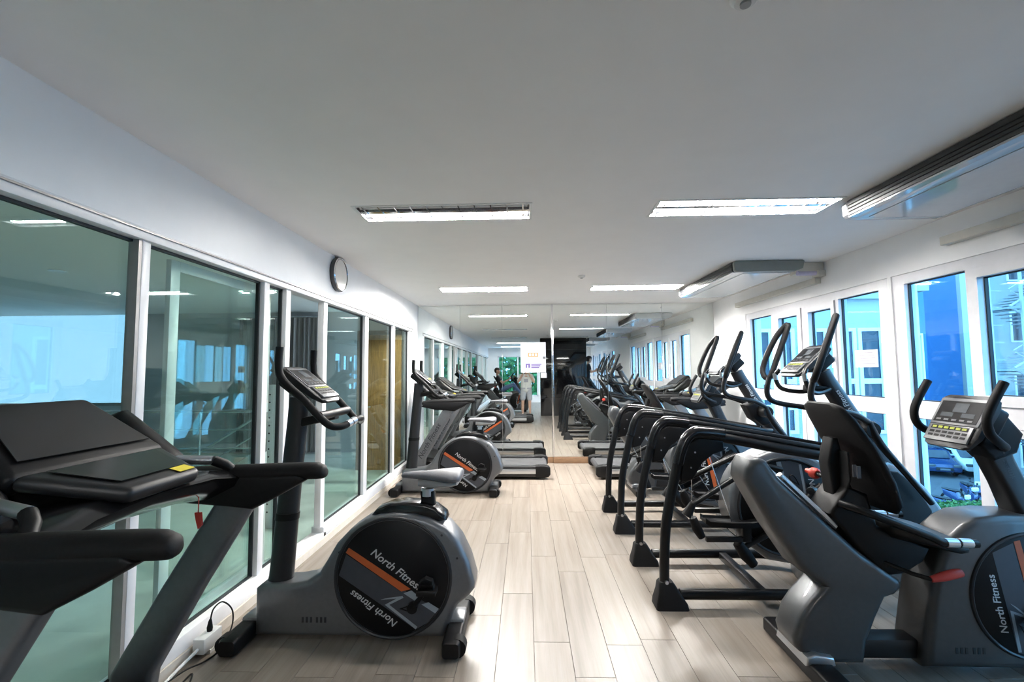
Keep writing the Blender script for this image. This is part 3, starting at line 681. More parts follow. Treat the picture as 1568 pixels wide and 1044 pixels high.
# ------------------------------------------------------------------ suspension elliptical (rider faces +x)
def make_elliptical():
    t = thing('elliptical_trainer', '', 'elliptical trainer', group='elliptical trainers')
    o = -1.9
    for s in (-1, 1):
        y = s*.335
        arch = [(.900, y, .12), (.906, y, .303), (.924, y, .53), (.972, y, .759), (1.025, y, .967), (1.068, y, 1.075), (1.146, y, 1.116), (1.308, y, 1.094), (1.55, y, 1.047), (1.96, y, .971), (2.25, y*.9, .91), (2.50, s*.10, .86)]
        ar = MB().tube([(x+o, yy, z) for x, yy, z in arch], .033, 12, sm=5).build('side_arch', 'tube_black', t)
        low = [(1.28, y*.96, 1.135), (1.5, y*.96, 1.10), (1.9, y*.96, 1.03), (2.25, y*.8, .965), (2.48, s*.11, .93)]
        MB().tube([(x+o, yy, z) for x, yy, z in low], .020, 10, sm=4).build('upper_rail', 'tube_black', t)
        gp = [(1.02, .80), (1.045, .965), (1.085, 1.06), (1.15, 1.095), (1.31, 1.075), (1.315, 1.01), (1.24, .985), (1.17, .93), (1.10, .82)]
        g = MB().prism([(x+o, z) for x, z in gp], y-.028, y+.028, 'y', b=.01).build('pulley_cover', 'black_plastic', t)
        for bx, bz in ((1.12, 1.0), (1.09, .90)): MB().lathe([(0, -.031), (.006, -.031), (.006, .031), (0, .031)], (bx+o, y, bz), 'y', 8).build('bolt', 'alu_bright', g)
        sl = [(1.015, .93), (1.04, 1.02), (1.075, 1.095), (1.115, 1.13), (1.16, 1.145), (1.32, 1.128)]
        MB().tube([(x+o, y, z-.012) for x, z in sl], .040, 12, sm=3).build('arch_sleeve', 'black_gloss', t)
        ft = MB().loft([[(.92+o+dx+px, y+py, z) for px, py in rrect(hw, hy, .02)] for z, hw, hy, dx in ((0, .105, .075, .015), (.035, .10, .07, .013), (.10, .07, .056, 0), (.15, .052, .046, -.012), (.162, .042, .04, -.014))]).build('foot_cap', 'rubber', t)
        MB().lathe([(0, -.006), (.012, -.006), (.012, .006), (0, .006)], (.905+o, y-.04, .165), 'y', 8).build('bolt', 'alu_bright', ft)
        base = [(1.0, y, .075), (1.4, y, .075), (1.80, y, .075), (1.93, y*.93, .075), (2.05, y*.72, .075), (2.13, s*.15, .075)]
        MB().tube([(x+o, yy, z) for x, yy, z in base], .034, 12, sm=4).build('base_rail', 'tube_black', t)
        # moving arm: closed loop grip, then a lever to the pivot
        dx, dy = -.048, s*.077
        ya = s*.285
        st = [(2.135, 1.90), (2.075, 1.738), (2.02, 1.60), (1.975, 1.487)]
        ou = [(1.975+(z_-1.487)*.387, z_) for z_ in (1.485, 1.55, 1.66, 1.80, 1.885)]
        loop = [(x+o, ya, z) for x, z in st]+[(x+o+dx*k_, ya+dy*k_, z) for (x, z), k_ in zip(ou, (.5, .95, 1.0, .78, .35))]
        MB().tube(loop, .0225, 10, closed=True, sm=5).build('arm_loop', 'foam', t)
        lev = [(1.965, ya, 1.48), (1.945, ya, 1.40), (1.948, ya, 1.335), (1.99, ya, 1.29), (2.10, ya, 1.262), (2.25, ya*.9, 1.235), (2.40, s*.17, 1.17)]
        MB().tube([(x+o, yy, z) for x, yy, z in lev], .021, 10, sm=4).build('arm_lever', 'tube_black', t)
        # fixed pulse grip
        fx = [(2.22, s*.05, 1.40), (2.12, s*.10, 1.375), (2.03, s*.16, 1.385), (1.985, s*.19, 1.42), (1.965, s*.19, 1.50), (1.99, s*.165, 1.545)]
        fg = MB().tube([(x+o, yy, z) for x, yy, z in fx], .0165, 10, sm=4).build('fixed_grip', 'tube_black', t)
        MB().tube([(1.968+o, s*.191, 1.465), (1.962+o, s*.19, 1.515)], .0185, 10).build('pulse_grip', 'alu_bright', fg)
        # pivot hub + lower lever
        MB().lathe([(0, s*.06), (.062, s*.06), (.062, s*.16), (.05, s*.19), (0, s*.19)], (2.42+o, 0, 1.12), 'y', 18).build('pivot_hub', 'black_plastic', t)
        MB().tube([(2.40+o, s*.17, 1.17), (2.46+o, s*.19, 1.02), (2.62+o, s*.19, .82), (2.78+o, s*.19, .62)], [.026, .026, .02, .02], 10, sm=3).build('lower_lever', 'tube_black', t)
        # pedal group
        zo = 0 if s < 0 else .11; xo = 0 if s < 0 else .03; yp = s*.15
        pl = MB().loft([[(x+o+xo, yp+py, z+zo) for py, z in q] for x, q in [(x_, [(-w_, zb), (w_, zb), (w_, zb+.035), (w_-.012, zb+.04), (w_-.018, zb+.022), (-w_+.018, zb+.022), (-w_+.012, zb+.04), (-w_, zb+.035)]) for x_, w_, zb in ((1.235, .055, .485), (1.26, .075, .470), (1.40, .082, .462), (1.55, .08, .462), (1.62, .07, .475), (1.645, .05, .492))]]).build('pedal', 'black_plastic', t)
        MB().box(1.25+o+xo, 1.54+o+xo, yp-.02, yp+.02, .345+zo, .378+zo, b=.006).build('pedal_bar', 'graphite', t)
        MB().box(1.50+o+xo, 1.56+o+xo, yp-.022, yp+.022, .35+zo, .47+zo, b=.006).build('pedal_stem', 'black_plastic', t)
        MB().tube([(1.165+o+xo, yp, .51+zo), (1.19+o+xo, yp, .44+zo), (1.225+o+xo, yp, .375+zo)], [.025, .036, .026], 12).build('pedal_roller', 'rubber', t)
        MB().tube([(1.47+o+xo, yp-s*.0, .335+zo), (1.52+o+xo, yp, .26+zo), (1.575+o+xo, yp, .19+zo)], [.034, .044, .032], 12).build('counter_weight', 'rubber', t)
        MB().tube([(1.50+o+xo, yp, .30+zo), (1.65+o+xo, yp, .38+zo), (1.80+o+xo, yp*.9, .46+zo)], .02, 10).build('link_bar', 'tube_black', t)
        MB().cyl((1.10+o, y, .86), (1.165+o+xo, yp, .51+zo), .0032, 6).build('cable', 'steel', t)
        MB().cyl((1.22+o, y, .97), (1.48+o+xo, yp, .34+zo), .0032, 6).build('cable', 'steel', t)
        MB().tube([(1.13+o, s*.24, .62), (1.62+o, s*.16, .885), (1.80+o, s*.14, .84)], [.017, .022, .02], 10).build('crank_link', 'tube_black', t)
        MB().tube([(1.14+o, s*.24, .635), (1.09+o, s*.24, .55)], [.022, .034], 12).build('link_roller', 'rubber', t)
    MB().box(1.52+o, 1.58+o, -.335, .335, .045, .095, b=.006).build('cross_brace', 'tube_black', t)
    cx_, cz_ = 1.84, .575
    ring = [(cx_+.405*math.cos(R(a)), cz_+.405*math.sin(R(a))) for a in range(-60, 241, 12)]
    ring = [p for p in ring]
    outl = [(cx_+.40*math.cos(R(a)), cz_+.40*math.sin(R(a))) for a in range(215, 29, -9)]
    outl += [(2.30, .80), (2.45, .86), (2.58, .88), (2.70, .82), (2.83, .70), (2.93, .55), (2.97, .35), (2.96, .05), (2.05, .05), (1.98, .12), (1.88, .17), (1.70, .20)]
    sh = MB().prism([(x+o, z) for x, z in outl], -.115, .115, 'y', b=.035, seg=4).build('shroud', 'silver_paint', t)
    for near in (True, False): side_disc(t, cx_+o, cz_, -.111 if near else .111, near, 134 if near else 0)
    MB().prism([(x+o, z) for x, z in [(2.30, .50), (2.36, .74), (2.50, .83), (2.62, .82), (2.74, .72), (2.84, .55), (2.84, .32), (2.5, .3)]], -.122, .122, 'y', b=.012).build('front_cover', 'black_plastic', t)
    for s in (-1, 1): MB().tube([(cx_+o+.05, s*.15, cz_), (cx_+.22+o, s*.16, cz_+.16)], [.03, .024], 12).build('crank_arm', 'black_plastic', t)
    MB().loft([[(x+o, py, .045+pz) for py, pz in rrect(hw, .04, .02)] for x, hw in ((1.98, .05), (2.02, .20), (2.10, .24), (2.16, .20), (2.2, .06))]).build('centre_foot', 'silver_paint', t)
    MB().loft([[(2.86+o+px, y, .045+pz) for px, pz in rrect(.05*q, .04*q, .018)] for y, q in ((-.30, .85), (-.285, 1), (.285, 1), (.30, .85))]).build('front_foot', 'black_plastic', t)
    MB().loft([[(x+o+px, py, z+px*.35) for px, py in ell(hw, hy, 20)] for x, z, hw, hy in ((2.68, .72, .09, .07), (2.60, .86, .078, .062), (2.47, 1.07, .07, .056), (2.36, 1.25, .064, .05), (2.24, 1.45, .06, .048), (2.20, 1.53, .058, .046))]).build('column', 'dark_paint', t)
    MB().prism([(x+o, z) for x, z in [(2.25, 1.18), (2.32, 1.04), (2.42, .97), (2.50, .99), (2.53, 1.07), (2.47, 1.14), (2.38, 1.22)]], -.075, .075, 'y', b=.02).build('pivot_cover', 'black_plastic', t)
    MB().obox((2.16+o, 0, 1.40), (.16, .09, .05), Matrix.Rotation(R(8), 3, 'Y'), .012).build('grip_bracket', 'black_plastic', t)
    lettering('North Fitness', 'letter', t, side_frame(2.345+o, -.0525, 1.27, R(122), True), .05)
    lettering('North Fitness', 'letter', t, side_frame(2.345+o, .0525, 1.27, R(58), False), .05)
    console(t, (2.065+o, 0, 1.615), R(43), .27, .30, face=1, back=.09)
    return t

# ------------------------------------------------------------------ recumbent bike (rider faces +x)
def make_recumbent():
    t = thing('recumbent_bike', '', 'exercise bike', group='recumbent exercise bikes')
    o = -2.1
    out = [(1.135, .965), (1.145, 1.03), (1.17, 1.075), (1.215, 1.088), (1.255, 1.07), (1.32, .975), (1.57, .735), (1.72, .60), (1.90, .475), (1.905, .43), (1.87, .395), (1.82, .378), (1.77, .28), (1.72, .165), (1.70, .055), (1.44, .055), (1.36, .13), (1.35, .18), (1.385, .28), (1.44, .355), (1.515, .432), (1.40, .516), (1.262, .727)]
    MB().prism([(x+o, z) for x, z in out], -.105, .105, 'y', b=.038, seg=4).build('seat_frame', 'titan_paint', t)
    for s in (-1, 1):
        rl_ = MB().prism([(x+o, z) for x, z in [(1.325, .985), (1.345, 1.0), (1.62, .735), (1.60, .715)]], s*.055-.02, s*.055+.02, 'y', b=.004).build('slide_rail', 'alu_bright', t)
        MB().prism([(x+o, z) for x, z in [(1.34, .965), (1.345, .972), (1.60, .724), (1.595, .717)]], s*.078-.004, s*.078+.004, 'y').build('rail_groove', 'gasket', rl_)
    # rear foot
    rf = MB().loft([[(1.455+o+px, y, .042+pz) for px, pz in rrect(.06*q, .04*q, .016)] for y, q in ((-.32, .8), (-.305, 1), (.305, 1), (.32, .8))]).build('rear_foot', 'black_plastic', t)
    MB().prism([(x+o, z) for x, z in [(1.38, .07), (1.39, .11), (1.43, .125), (1.52, .11), (1.53, .07)]], -.14, .14, 'y', b=.01).build('foot_bracket', 'alu_bright', rf)
    MB().box(1.6+o, 2.2+o, -.055, .055, .06, .155, b=.012).build('base_beam', 'graphite', t)
    # front housing
    out = [(1.985, .045), (1.995, .14), (2.022, .297), (2.05, .43), (2.075, .53), (2.115, .63), (2.17, .70), (2.23, .75), (2.30, .782), (2.43, .795), (2.60, .79), (2.73, .75), (2.85, .66), (2.93, .52), (2.955, .38), (2.95, .2), (2.90, .045)]
    sh = MB().prism([(x+o, z) for x, z in out], -.115, .115, 'y', b=.04, seg=4).build('shroud', 'titan_paint', t)
    for k in range(6):
        for s in (-1, 1): MB().box(2.13+o+.024*k+.012*(k > 2), 2.142+o+.024*k+.012*(k > 2), s*.114-.003, s*.114+.003, .125, .155).build('vent_slot', 'gasket', sh)
    for near in (True, False): side_disc(t, 2.53+o, .405, -.111 if near else .111, near, -46, .905)
    ff = MB().loft([[(2.80+o+px, y, .042+pz) for px, pz in rrect(.055*q, .04*q, .016)] for y, q in ((-.3, .8), (-.285, 1), (.285, 1), (.3, .8))]).build('front_foot', 'black_plastic', t)
    for s in (-1, 1):
        MB().tube([(2.55+o, s*.125, .40), (2.55+s*.09+o, s*.14, .40+s*.12)], [.02, .014], 10).build('crank_arm', 'black_plastic', t)
        px, pz = 2.55+s*.09+o, .40+s*.12
        MB().box(px-.03, px+.03, s*.20-.05, s*.20+.05, pz-.055, pz+.055, b=.012).build('pedal', 'black_plastic', t)
    # mast
    MB().loft([[(x+o+px, py, z) for px, py in rrect(hw, hy, .03)] for x, z, hw, hy in ((2.655, .72, .085, .075), (2.62, .80, .075, .065), (2.56, .93, .07, .055), (2.50, 1.06, .073, .052), (2.47, 1.15, .075, .052))]).build('mast', 'graphite', t)
    lettering('North Fitness', 'letter_dark', t, side_frame(2.545+o, -.054, .95, R(113), True), .045)
    for s in (-1, 1):
        hb = [(2.365, s*.215, 1.475), (2.305, s*.215, 1.375), (2.272, s*.213, 1.295), (2.285, s*.208, 1.225), (2.34, s*.19, 1.18), (2.43, s*.13, 1.145), (2.50, s*.05, 1.13)]
        MB().tube([(x+o, y, z) for x, y, z in hb], .021, 12, sm=4).build('handlebar', 'foam', t)
    console(t, (2.315+o, 0, 1.265), R(60), .30, .285, face=1, back=.10, upper=.60)
    MB().prism([(x+o, z) for x, z in [(2.36, 1.14), (2.44, 1.06), (2.56, 1.10), (2.60, 1.2), (2.52, 1.30), (2.42, 1.24)]], -.07, .07, 'y', b=.02).build('console_neck', 'black_plastic', t)
    # seat
    secs = []
    for f, w_, th in ((0, .115, .02), (.035, .155, .045), (.15, .185, .055), (.4, .205, .055), (.7, .215, .055), (.92, .20, .055), (1.0, .16, .03)):
        x = 1.60+.26*f+.03*math.sin(math.pi*f); z = 1.365-.545*f
        nx, nz = .90, .43
        secs.append([(x+o+nx*q*th*.5-.05*abs(p)**2*0, w_*p, z+nz*q*th*.5+0) for p, q in [(math.copysign(abs(math.cos(a))**.6, math.cos(a)), math.copysign(abs(math.sin(a))**.6, math.sin(a))) for a in [2*math.pi*k/20 for k in range(20)]]])
    bk = MB().loft(secs).build('backrest', 'mesh_black', t, 60)
    MB().prism([(-.11, 1.12), (.11, 1.12), (.12, .98), (.08, .90), (-.08, .90), (-.12, .98)], 0, .012, 'x', b=.004).build('back_plate', 'black_plastic', bk).location = (1.655+o, 0, 0)
    for k, yy in enumerate((-.05, .0)): MB().box(1.655+o, 1.672+o, -.15+yy*.6, -.143+yy*.6, 1.00, 1.06).build('back_slot', 'band_grey', bk)
    secs = []
    for f, w_, zt, zb in ((0, .13, .745, .70), (.05, .17, .765, .675), (.25, .20, .745, .66), (.55, .205, .715, .64), (.8, .19, .695, .615), (.95, .15, .675, .61), (1, .11, .655, .62)):
        x = 1.84+.38*f
        secs.append([(x+o, w_*p, (zt+zb)/2+(zt-zb)/2*q+.025*p*p*(1-f)) for p, q in [(math.copysign(abs(math.cos(a))**.6, math.cos(a)), math.copysign(abs(math.sin(a))**.6, math.sin(a))) for a in [2*math.pi*k/20 for k in range(20)]]])
    MB().loft(secs).build('seat_cushion', 'seat_black', t, 60)
    MB().prism([(x+o, z) for x, z in [(1.56, .80), (1.66, .94), (1.76, .90), (1.80, .74), (2.06, .63), (2.02, .56), (1.92, .50), (1.84, .49), (1.70, .62)]], -.10, .10, 'y', b=.02).build('carriage', 'black_plastic', t)
    MB().prism([(x+o, z) for x, z in [(1.62, .88), (1.60, 1.05), (1.63, 1.18), (1.66, 1.18), (1.70, .98), (1.74, .86)]], -.045, .045, 'y', b=.012).build('back_bracket', 'black_plastic', t)
    for s in (-1, 1):
        gh = MB().tube([(x+o, s*y, z) for x, y, z in [(1.60, .12, .86), (1.66, .20, .845), (1.78, .225, .80), (1.95, .225, .735), (2.02, .225, .705), (2.17, .225, .70)]], .02, 10, sm=4).build('side_handle', 'tube_black', t)
        for a_, b_ in ((2.02, 2.075), (2.085, 2.14)): MB().tube([(a_+o, s*.225, .7035), (b_+o, s*.225, .7015)], .0225, 12).build('pulse_grip', 'alu_bright', gh)
    kn = MB().lathe([(0, -.05), (.02, -.05), (.032, -.035), (.032, -.01), (.014, 0), (.014, .05), (0, .05)], (1.655+o, .19, .95), 'y', 14).build('adjust_knob', 'red', t)
    MB().cyl((1.655+o, .05, .95), (1.655+o, .15, .95), .012, 10).build('knob_stem', 'black_plastic', t)
    MB().tube([(1.95+o, -.215, .528), (2.0+o, -.22, .542), (2.06+o, -.22, .557), (2.09+o, -.22, .562)], [.014, .021, .022, .018], 12).build('lever_grip', 'red', t)
    MB().tube([(1.82+o, -.09, .56), (1.90+o, -.17, .535), (1.955+o, -.215, .528)], .011, 10).build('lever_rod', 'tube_black', t)
    return t

# ------------------------------------------------------------------ treadmill (rider faces -x)
def make_treadmill():
    t = thing('treadmill', '', 'treadmill', group='treadmills')
    o = .8
    arm = [(-1.66, 1.04), (-1.66, 1.10), (-1.60, 1.135), (-1.42, 1.150), (-.95, 1.166), (-.90, 1.160), (-.868, 1.140), (-.862, 1.122), (-.885, 1.106), (-.97, 1.075), (-1.06, 1.03), (-1.12, .995), (-1.17, .975), (-1.26, .985), (-1.42, 1.01)]
    for s in (-1, 1):
        y = s*.42
        a = MB().prism([(x+o, z) for x, z in [(-1.64, 1.04), (-1.60, 1.10), (-1.42, 1.115), (-.97, 1.125), (-.93, 1.10), (-1.0, 1.06), (-1.09, 1.01), (-1.16, .975), (-1.26, .985), (-1.45, 1.0)]], y-.045, y+.045, 'y', b=.02).build('arm_housing', 'black_plastic', t)
        MB().loft([[(x+o, y+py, z+pz) for py, pz in ell(.045*q, .036*q, 16)] for x, z, q in ((-1.63, 1.09, .8), (-1.5, 1.11, 1), (-1.2, 1.122, 1.02), (-.95, 1.130, 1), (-.90, 1.130, .97), (-.873, 1.126, .8), (-.862, 1.122, .5))]).build('handrail', 'foam', t, 60)
        up_ = MB().loft([[(x+o+px, y+py, z) for px, py in rrect(hw, .036, .026)] for x, z, hw in ((-1.70, .06, .10), (-1.66, .30, .092), (-1.46, .65, .088), (-1.245, 1.0, .086))]).build('upright', 'silver_paint', t)
        lettering('North Fitness', 'letter_dark', up_, side_frame(-1.52+o, y-.0375, .55, R(60), True), .10)
        lettering('North Fitness', 'letter_dark', up_, side_frame(-1.52+o, y+.0375, .55, R(120), False), .10)
        MB().loft([[(x+o, y+py, .1+pz) for py, pz in rrect(.07*q, .1*q, .03*q)] for x, q in ((-1.84, .7), (-1.80, 1), (-1.58, 1), (-1.52, .6))]).build('upright_boot', 'black_plastic', t)
        MB().tube([(-1.455+o, s*.32, 1.196), (-1.315+o, s*.358, 1.186)], .019, 12).build('pulse_grip', 'alu_bright', t)
        MB().tube([(-1.51+o, s*.30, 1.19), (-1.455+o, s*.32, 1.196)], .021, 12).build('grip_mount', 'black_plastic', t)
        MB().tube([(-1.315+o, s*.358, 1.186), (-1.28+o, s*.38, 1.165), (-1.26+o, s*.41, 1.13)], .021, 12).build('grip_mount', 'black_plastic', t)
        # deck side
        sr = MB().prism([(x+o, z) for x, z in [(-1.30, .05), (-1.30, .20), (.08, .19), (.10, .17), (.10, .06), (.06, .04)]], s*.40-.045, s*.40+.045, 'y', b=.012).build('side_rail', 'graphite', t)
        MB().box(-1.25+o, .02+o, s*.447-.004, s*.447+.004, .085, .150, b=.002).build('side_trim', 'alu_bright', sr)
        ec = MB().loft([[(x+o, s*.40+py, .115+pz) for py, pz in rrect(.056*q, .092*q, .03*q)] for x, q in ((.0, .9), (.04, 1.02), (.13, 1.0), (.19, .85), (.215, .55))]).build('end_cap', 'black_plastic', t)
        # motor console wings
        MB().loft([[(x+o, s*.33+py, z+pz) for py, pz in ell(a_, b_, 14)] for x, z, a_, b_ in ((-1.74, 1.33, .03, .05), (-1.68, 1.32, .06, .08), (-1.58, 1.25, .07, .07), (-1.47, 1.19, .06, .045), (-1.42, 1.17, .03, .03))]).build('bottle_holder', 'black_plastic', t, 60)
    MB().box(-1.35+o, .10+o, -.36, .36, .10, .165, b=.01).build('deck', 'graphite', t)
    MB().box(-1.34+o, .16+o, -.27, .27, .165, .172, b=.002).build('running_belt', 'belt', t)
    MB().cyl((.14+o, -.34, .12), (.14+o, .34, .12), .048, 20).build('rear_roller', 'belt', t)
    MB().loft([[(x+o, py, z) for py, z in [(-w_, .03), (w_, .03), (w_, h_-.05), (w_-.05, h_), (-w_+.05, h_), (-w_, h_-.05)]] for x, w_, h_ in ((-1.85, .36, .20), (-1.82, .38, .27), (-1.60, .385, .305), (-1.42, .38, .28), (-1.30, .37, .20), (-1.28, .36, .17))]).build('motor_hood', 'black_plastic', t)
    # cross bar with apron
    MB().loft([[(x+o, y, z) for x, z in [(-1.46+dx, 1.03+dz_), (-1.36+dx, 1.045+dz_), (-1.25+dx, 1.10+dz_), (-1.23+dx, 1.135+dz_), (-1.28+dx, 1.165+dz_), (-1.44+dx, 1.165+dz_)]] for y, dx, dz_ in ((-.40, .02, -.03), (-.25, 0, 0), (0, -.02, .01), (.25, 0, 0), (.40, .02, -.03))]).build('cross_bar', 'black_gloss', t)
    # console: display hood and key shelf
    def plate(name, mat, quad, th, b, par=None):
        (x0, z0, w0), (x1, z1, w1) = quad
        d = Vector((x1-x0, 0, z1-z0)).normalized(); n = Vector((d.z, 0, -d.x))
        if n.z < 0: n = -n
        bm_ = MB(); top = [Vector((x0+o, -w0, z0)), Vector((x0+o, w0, z0)), Vector((x1+o, w1, z1)), Vector((x1+o, -w1, z1))]
        A = [bm_.bm.verts.new(v) for v in top]; B = [bm_.bm.verts.new(v-n*th) for v in top]
        fs = [bm_.bm.faces.new(A), bm_.bm.faces.new(B[::-1])]+[bm_.bm.faces.new((A[(i+1) % 4], A[i], B[i], B[(i+1) % 4])) for i in range(4)]
        bmesh.ops.recalc_face_normals(bm_.bm, faces=fs); bm_._bev(list({e for f in fs for e in f.edges}), b, 3)
        return bm_.build(name, mat, par or t)
    hood = plate('display_hood', 'black_plastic', ((-1.74, 1.462, .215), (-1.455, 1.255, .285)), .085, .025)
    plate('display', 'screen', ((-1.705, 1.4435, .175), (-1.495, 1.291, .235)), .003, .0, hood).location = (.003, 0, .006)
    plate('key_shelf', 'graphite', ((-1.47, 1.262, .27), (-1.215, 1.195, .15)), .05, .02)
    plate('console_back', 'black_plastic', ((-1.70, 1.36, .20), (-1.42, 1.16, .26)), .10, .03)
    plate('key_field', 'screen', ((-1.44, 1.2585, .20), (-1.27, 1.214, .13)), .002, 0).location = (0, 0, .003)
    MB().obox((-1.255+o, .10, 1.2095), (.05, .07, .0016), Matrix.Rotation(R(14), 3, 'Y')).build('sticker', 'yellow', t)
    MB().cyl((-1.33+o, .30, 1.06), (-1.33+o, .30, .985), .002, 6).build('safety_cord', 'red', t)
    MB().prism([(-.012, 0), (.012, 0), (.018, -.05), (.004, -.065), (-.006, -.03)], -.006, .006, 'y').build('safety_clip', 'red', t).location = (-1.33+o, .30, .99)
    return t

bike = make_bike(); ellip = make_elliptical(); recum = make_recumbent(); tread = make_treadmill()
def put(o, loc, rz, label): o.location = loc; o.rotation_euler = (0, 0, rz); o['label'] = label
PI = math.pi
put(bike, (-.95, 2.82, 0), 0, 'grey upright exercise bike nearest the camera, left of the aisle')
copy_tree(bike, (-.95, 5.99, 0), 0, 'grey upright exercise bike beside the far treadmill, left of the aisle')
copy_tree(recum, (2.03, 6.03, 0), 0, 'grey recumbent bike between the farther elliptical trainer and the window-side treadmill')
put(ellip, (1.9, 3.485, 0), 0, 'black elliptical trainer nearest the camera, right behind the recumbent bike')
copy_tree(ellip, (1.9, 4.87, 0), 0, 'black elliptical trainer farther from the camera, second in the window row')
copy_tree(ellip, (1.85, -1.35, 0), 0, 'black elliptical trainer behind the camera, with a woman on it')
put(recum, (2.1, 2.56, 0), 0, 'dark grey recumbent bike with black seat in the right foreground')
copy_tree(recum, (-.75, -2.1, 0), 0, 'dark grey recumbent bike behind the camera, with a rider in jeans')
put(tread, (-.8, 1.55, 0), 0, 'black treadmill cut off by the lower left picture edge')
copy_tree(tread, (-.68, 7.08, 0), 0, 'silver-grey treadmill against the mirror, left of the aisle')
copy_tree(tread, (2.0, 7.08, 0), PI, 'silver-grey treadmill against the mirror on the window side')
for up_ in [c for c in tread.children if c.name.startswith('upright')]:
    for l_ in list(up_.children):
        if l_.name.startswith('lettering'): bpy.data.objects.remove(l_)

# ================================================================== OUTSIDE
GZ = -5.0
struct(MB().box(XR+.22, 60, -30, 60, GZ-.1, GZ).build('ground', 'asphalt'))
pv = struct(MB().box(8, 24, 5, 18.2, GZ, GZ+.02).build('paved_strip', 'paving'))
def win(parent, x0, x1, z0, z1, y, fr=.07, bars=()):
    wf = MB().box(x0-fr, x1+fr, y-.06, y+.0, z0-fr, z0).box(x0-fr, x1+fr, y-.06, y, z1, z1+fr).box(x0-fr, x0, y-.06, y, z0, z1).box(x1, x1+fr, y-.06, y, z0, z1)
    for z in bars: wf.box(x0, x1, y-.05, y, z-.06, z+.06)
    f = wf.build('window_frame', 'upvc', parent)
    MB().box(x0, x1, y-.02, y-.004, z0, z1).build('window_glass', 'dark_pane', f)
b = thing('building_wing', 'white building wing with tall dark windows seen beyond the window panes', 'building', (6.5, 11, GZ))
def zz(z): return z-GZ
MB().box(-2.9, 2.42, 0, 4, 0, 13.5).build('wall', 'facade_white', b)
MB().box(-2.9, 2.45, -.12, 0, zz(3.18), zz(3.34)).build('ledge', 'facade_white', b)
for z0, z1, bars in ((.12, 2.42, (1.25, .65)), (-3.4, -1.1, (-2.2,))):
    for x0, x1 in ((5.42, 5.74), (5.97, 6.26), (6.63, 7.02), (7.38, 7.68), (7.88, 8.3)):
        win(b, x0-6.5, x1-6.5, zz(z0), zz(z1), 0, .08, [zz(k) for k in bars])
cl = MB().lathe([(.17, 0), (.17, zz(3.35)), (.17, zz(3.35))], (2.55, .0, 0), 'z', 20).build('column', 'facade_white', b)
MB().box(2.28, 2.82, -.26, .26, zz(3.33), zz(3.7)).build('column_head', 'facade_white', b)
win(b, 2.46, 2.60, zz(1.2), zz(2.3), -.17, .04)
b2 = thing('blue_building', 'bright blue painted building block standing behind the car park', 'building', (29.4, 33, GZ))
MB().box(-1.2, 1.1, 0, 9, zz(-1.2), 15).build('blue_wall', 'facade_blue', b2)
MB().box(-1.2, 1.1, 2.5, 9, 0, zz(-1.2)).build('recess', 'corridor_wall', b2)
MB().box(-1.2, -.9, 0, .3, 0, zz(-1.2)).box(.8, 1.1, 0, .3, 0, zz(-1.2)).build('pillar', 'facade_pale', b2)
b3 = thing('white_building', 'pale building with a dark undercroft behind the parked cars', 'building', (37.2, 33.4, GZ))
MB().box(-6.6, 12, 0, 8, 3.4, 15).build('wall', 'facade_white', b3); MB().box(-6.6, 12, 3, 8, 0, 3.4).build('recess', 'corridor_wall', b3)
for k in range(5): MB().box(-6.5+3.5*k, -6.1+3.5*k, 0, .4, 0, 3.4).build('pillar', 'facade_pale', b3)
for k in range(4):
    for z in (5, 8.4, 11.6): win(b3, -5+3.5*k, -3.4+3.5*k, z, z+1.5, 0, .08)
b4 = thing('annex_building', 'low pale wall and annex to the left of the parked cars', 'building', (23.8, 33.4, GZ))
MB().box(-8, 3.2, 0, 6, 0, 6.8).build('wall', 'facade_pale', b4)
for k in range(3): win(b4, -5+2.6*k, -3.6+2.6*k, 3.2, 4.8, 0, .08)
# white building with outside steel stair, right
b5 = thing('stair_building', 'pale building behind the outside stair at the right picture edge', 'building', (28.05, 26, GZ))
MB().box(-2.4, 9, 0, 1.5, 0, 15).build('wall', 'facade_white', b5)
for x in (-1.2, 1.4, 4.0):
    for z in (1.2, 4.6, 8.0, 11.4): win(b5, x, x+1.0, z, z+1.5, 0, .08)
st = thing('outside_stair', 'white zigzag outside stair with many treads at the right picture edge', 'stair', (25.0, 24.2, GZ))
for x in (-1.05, .55, 2.2, 3.9): MB().box(x, x+.10, -.05, .05, 0, 13).build('stair_post', 'facade_white', st)
tread_me = mesh_m(MB().box(-.15, .15, -.55, .55, -.03, .03), 'stair_tread', 'concrete_grey')
for fl_ in range(8):
    z0 = 1.6*fl_; d = 1 if fl_ % 2 == 0 else -1
    for k in range(9):
        o_ = obj('stair_tread', tread_me, None, st); o_.location = (1.4+d*(-1.1+.27*k), .7, z0+.16+.17*k)
    x0 = 1.4+d*-1.3; x1 = 1.4+d*1.2
    MB().tube([(x0, .1, z0+.1), (x1, .1, z0+1.6)], .06, 6).tube([(x0, .1, z0+1.0), (x1, .1, z0+2.5)], .03, 6).build('stringer', 'facade_white', st)
    MB().box(1.4+d*1.2-.35, 1.4+d*1.2+.65, .0, 1.4, z0+1.56, z0+1.64).build('landing', 'facade_pale', st)
for k in range(14): MB().box(-1.0, -.2, .2, .24, .6+.9*k, .66+.9*k).build('guard_bar', 'facade_white', st)
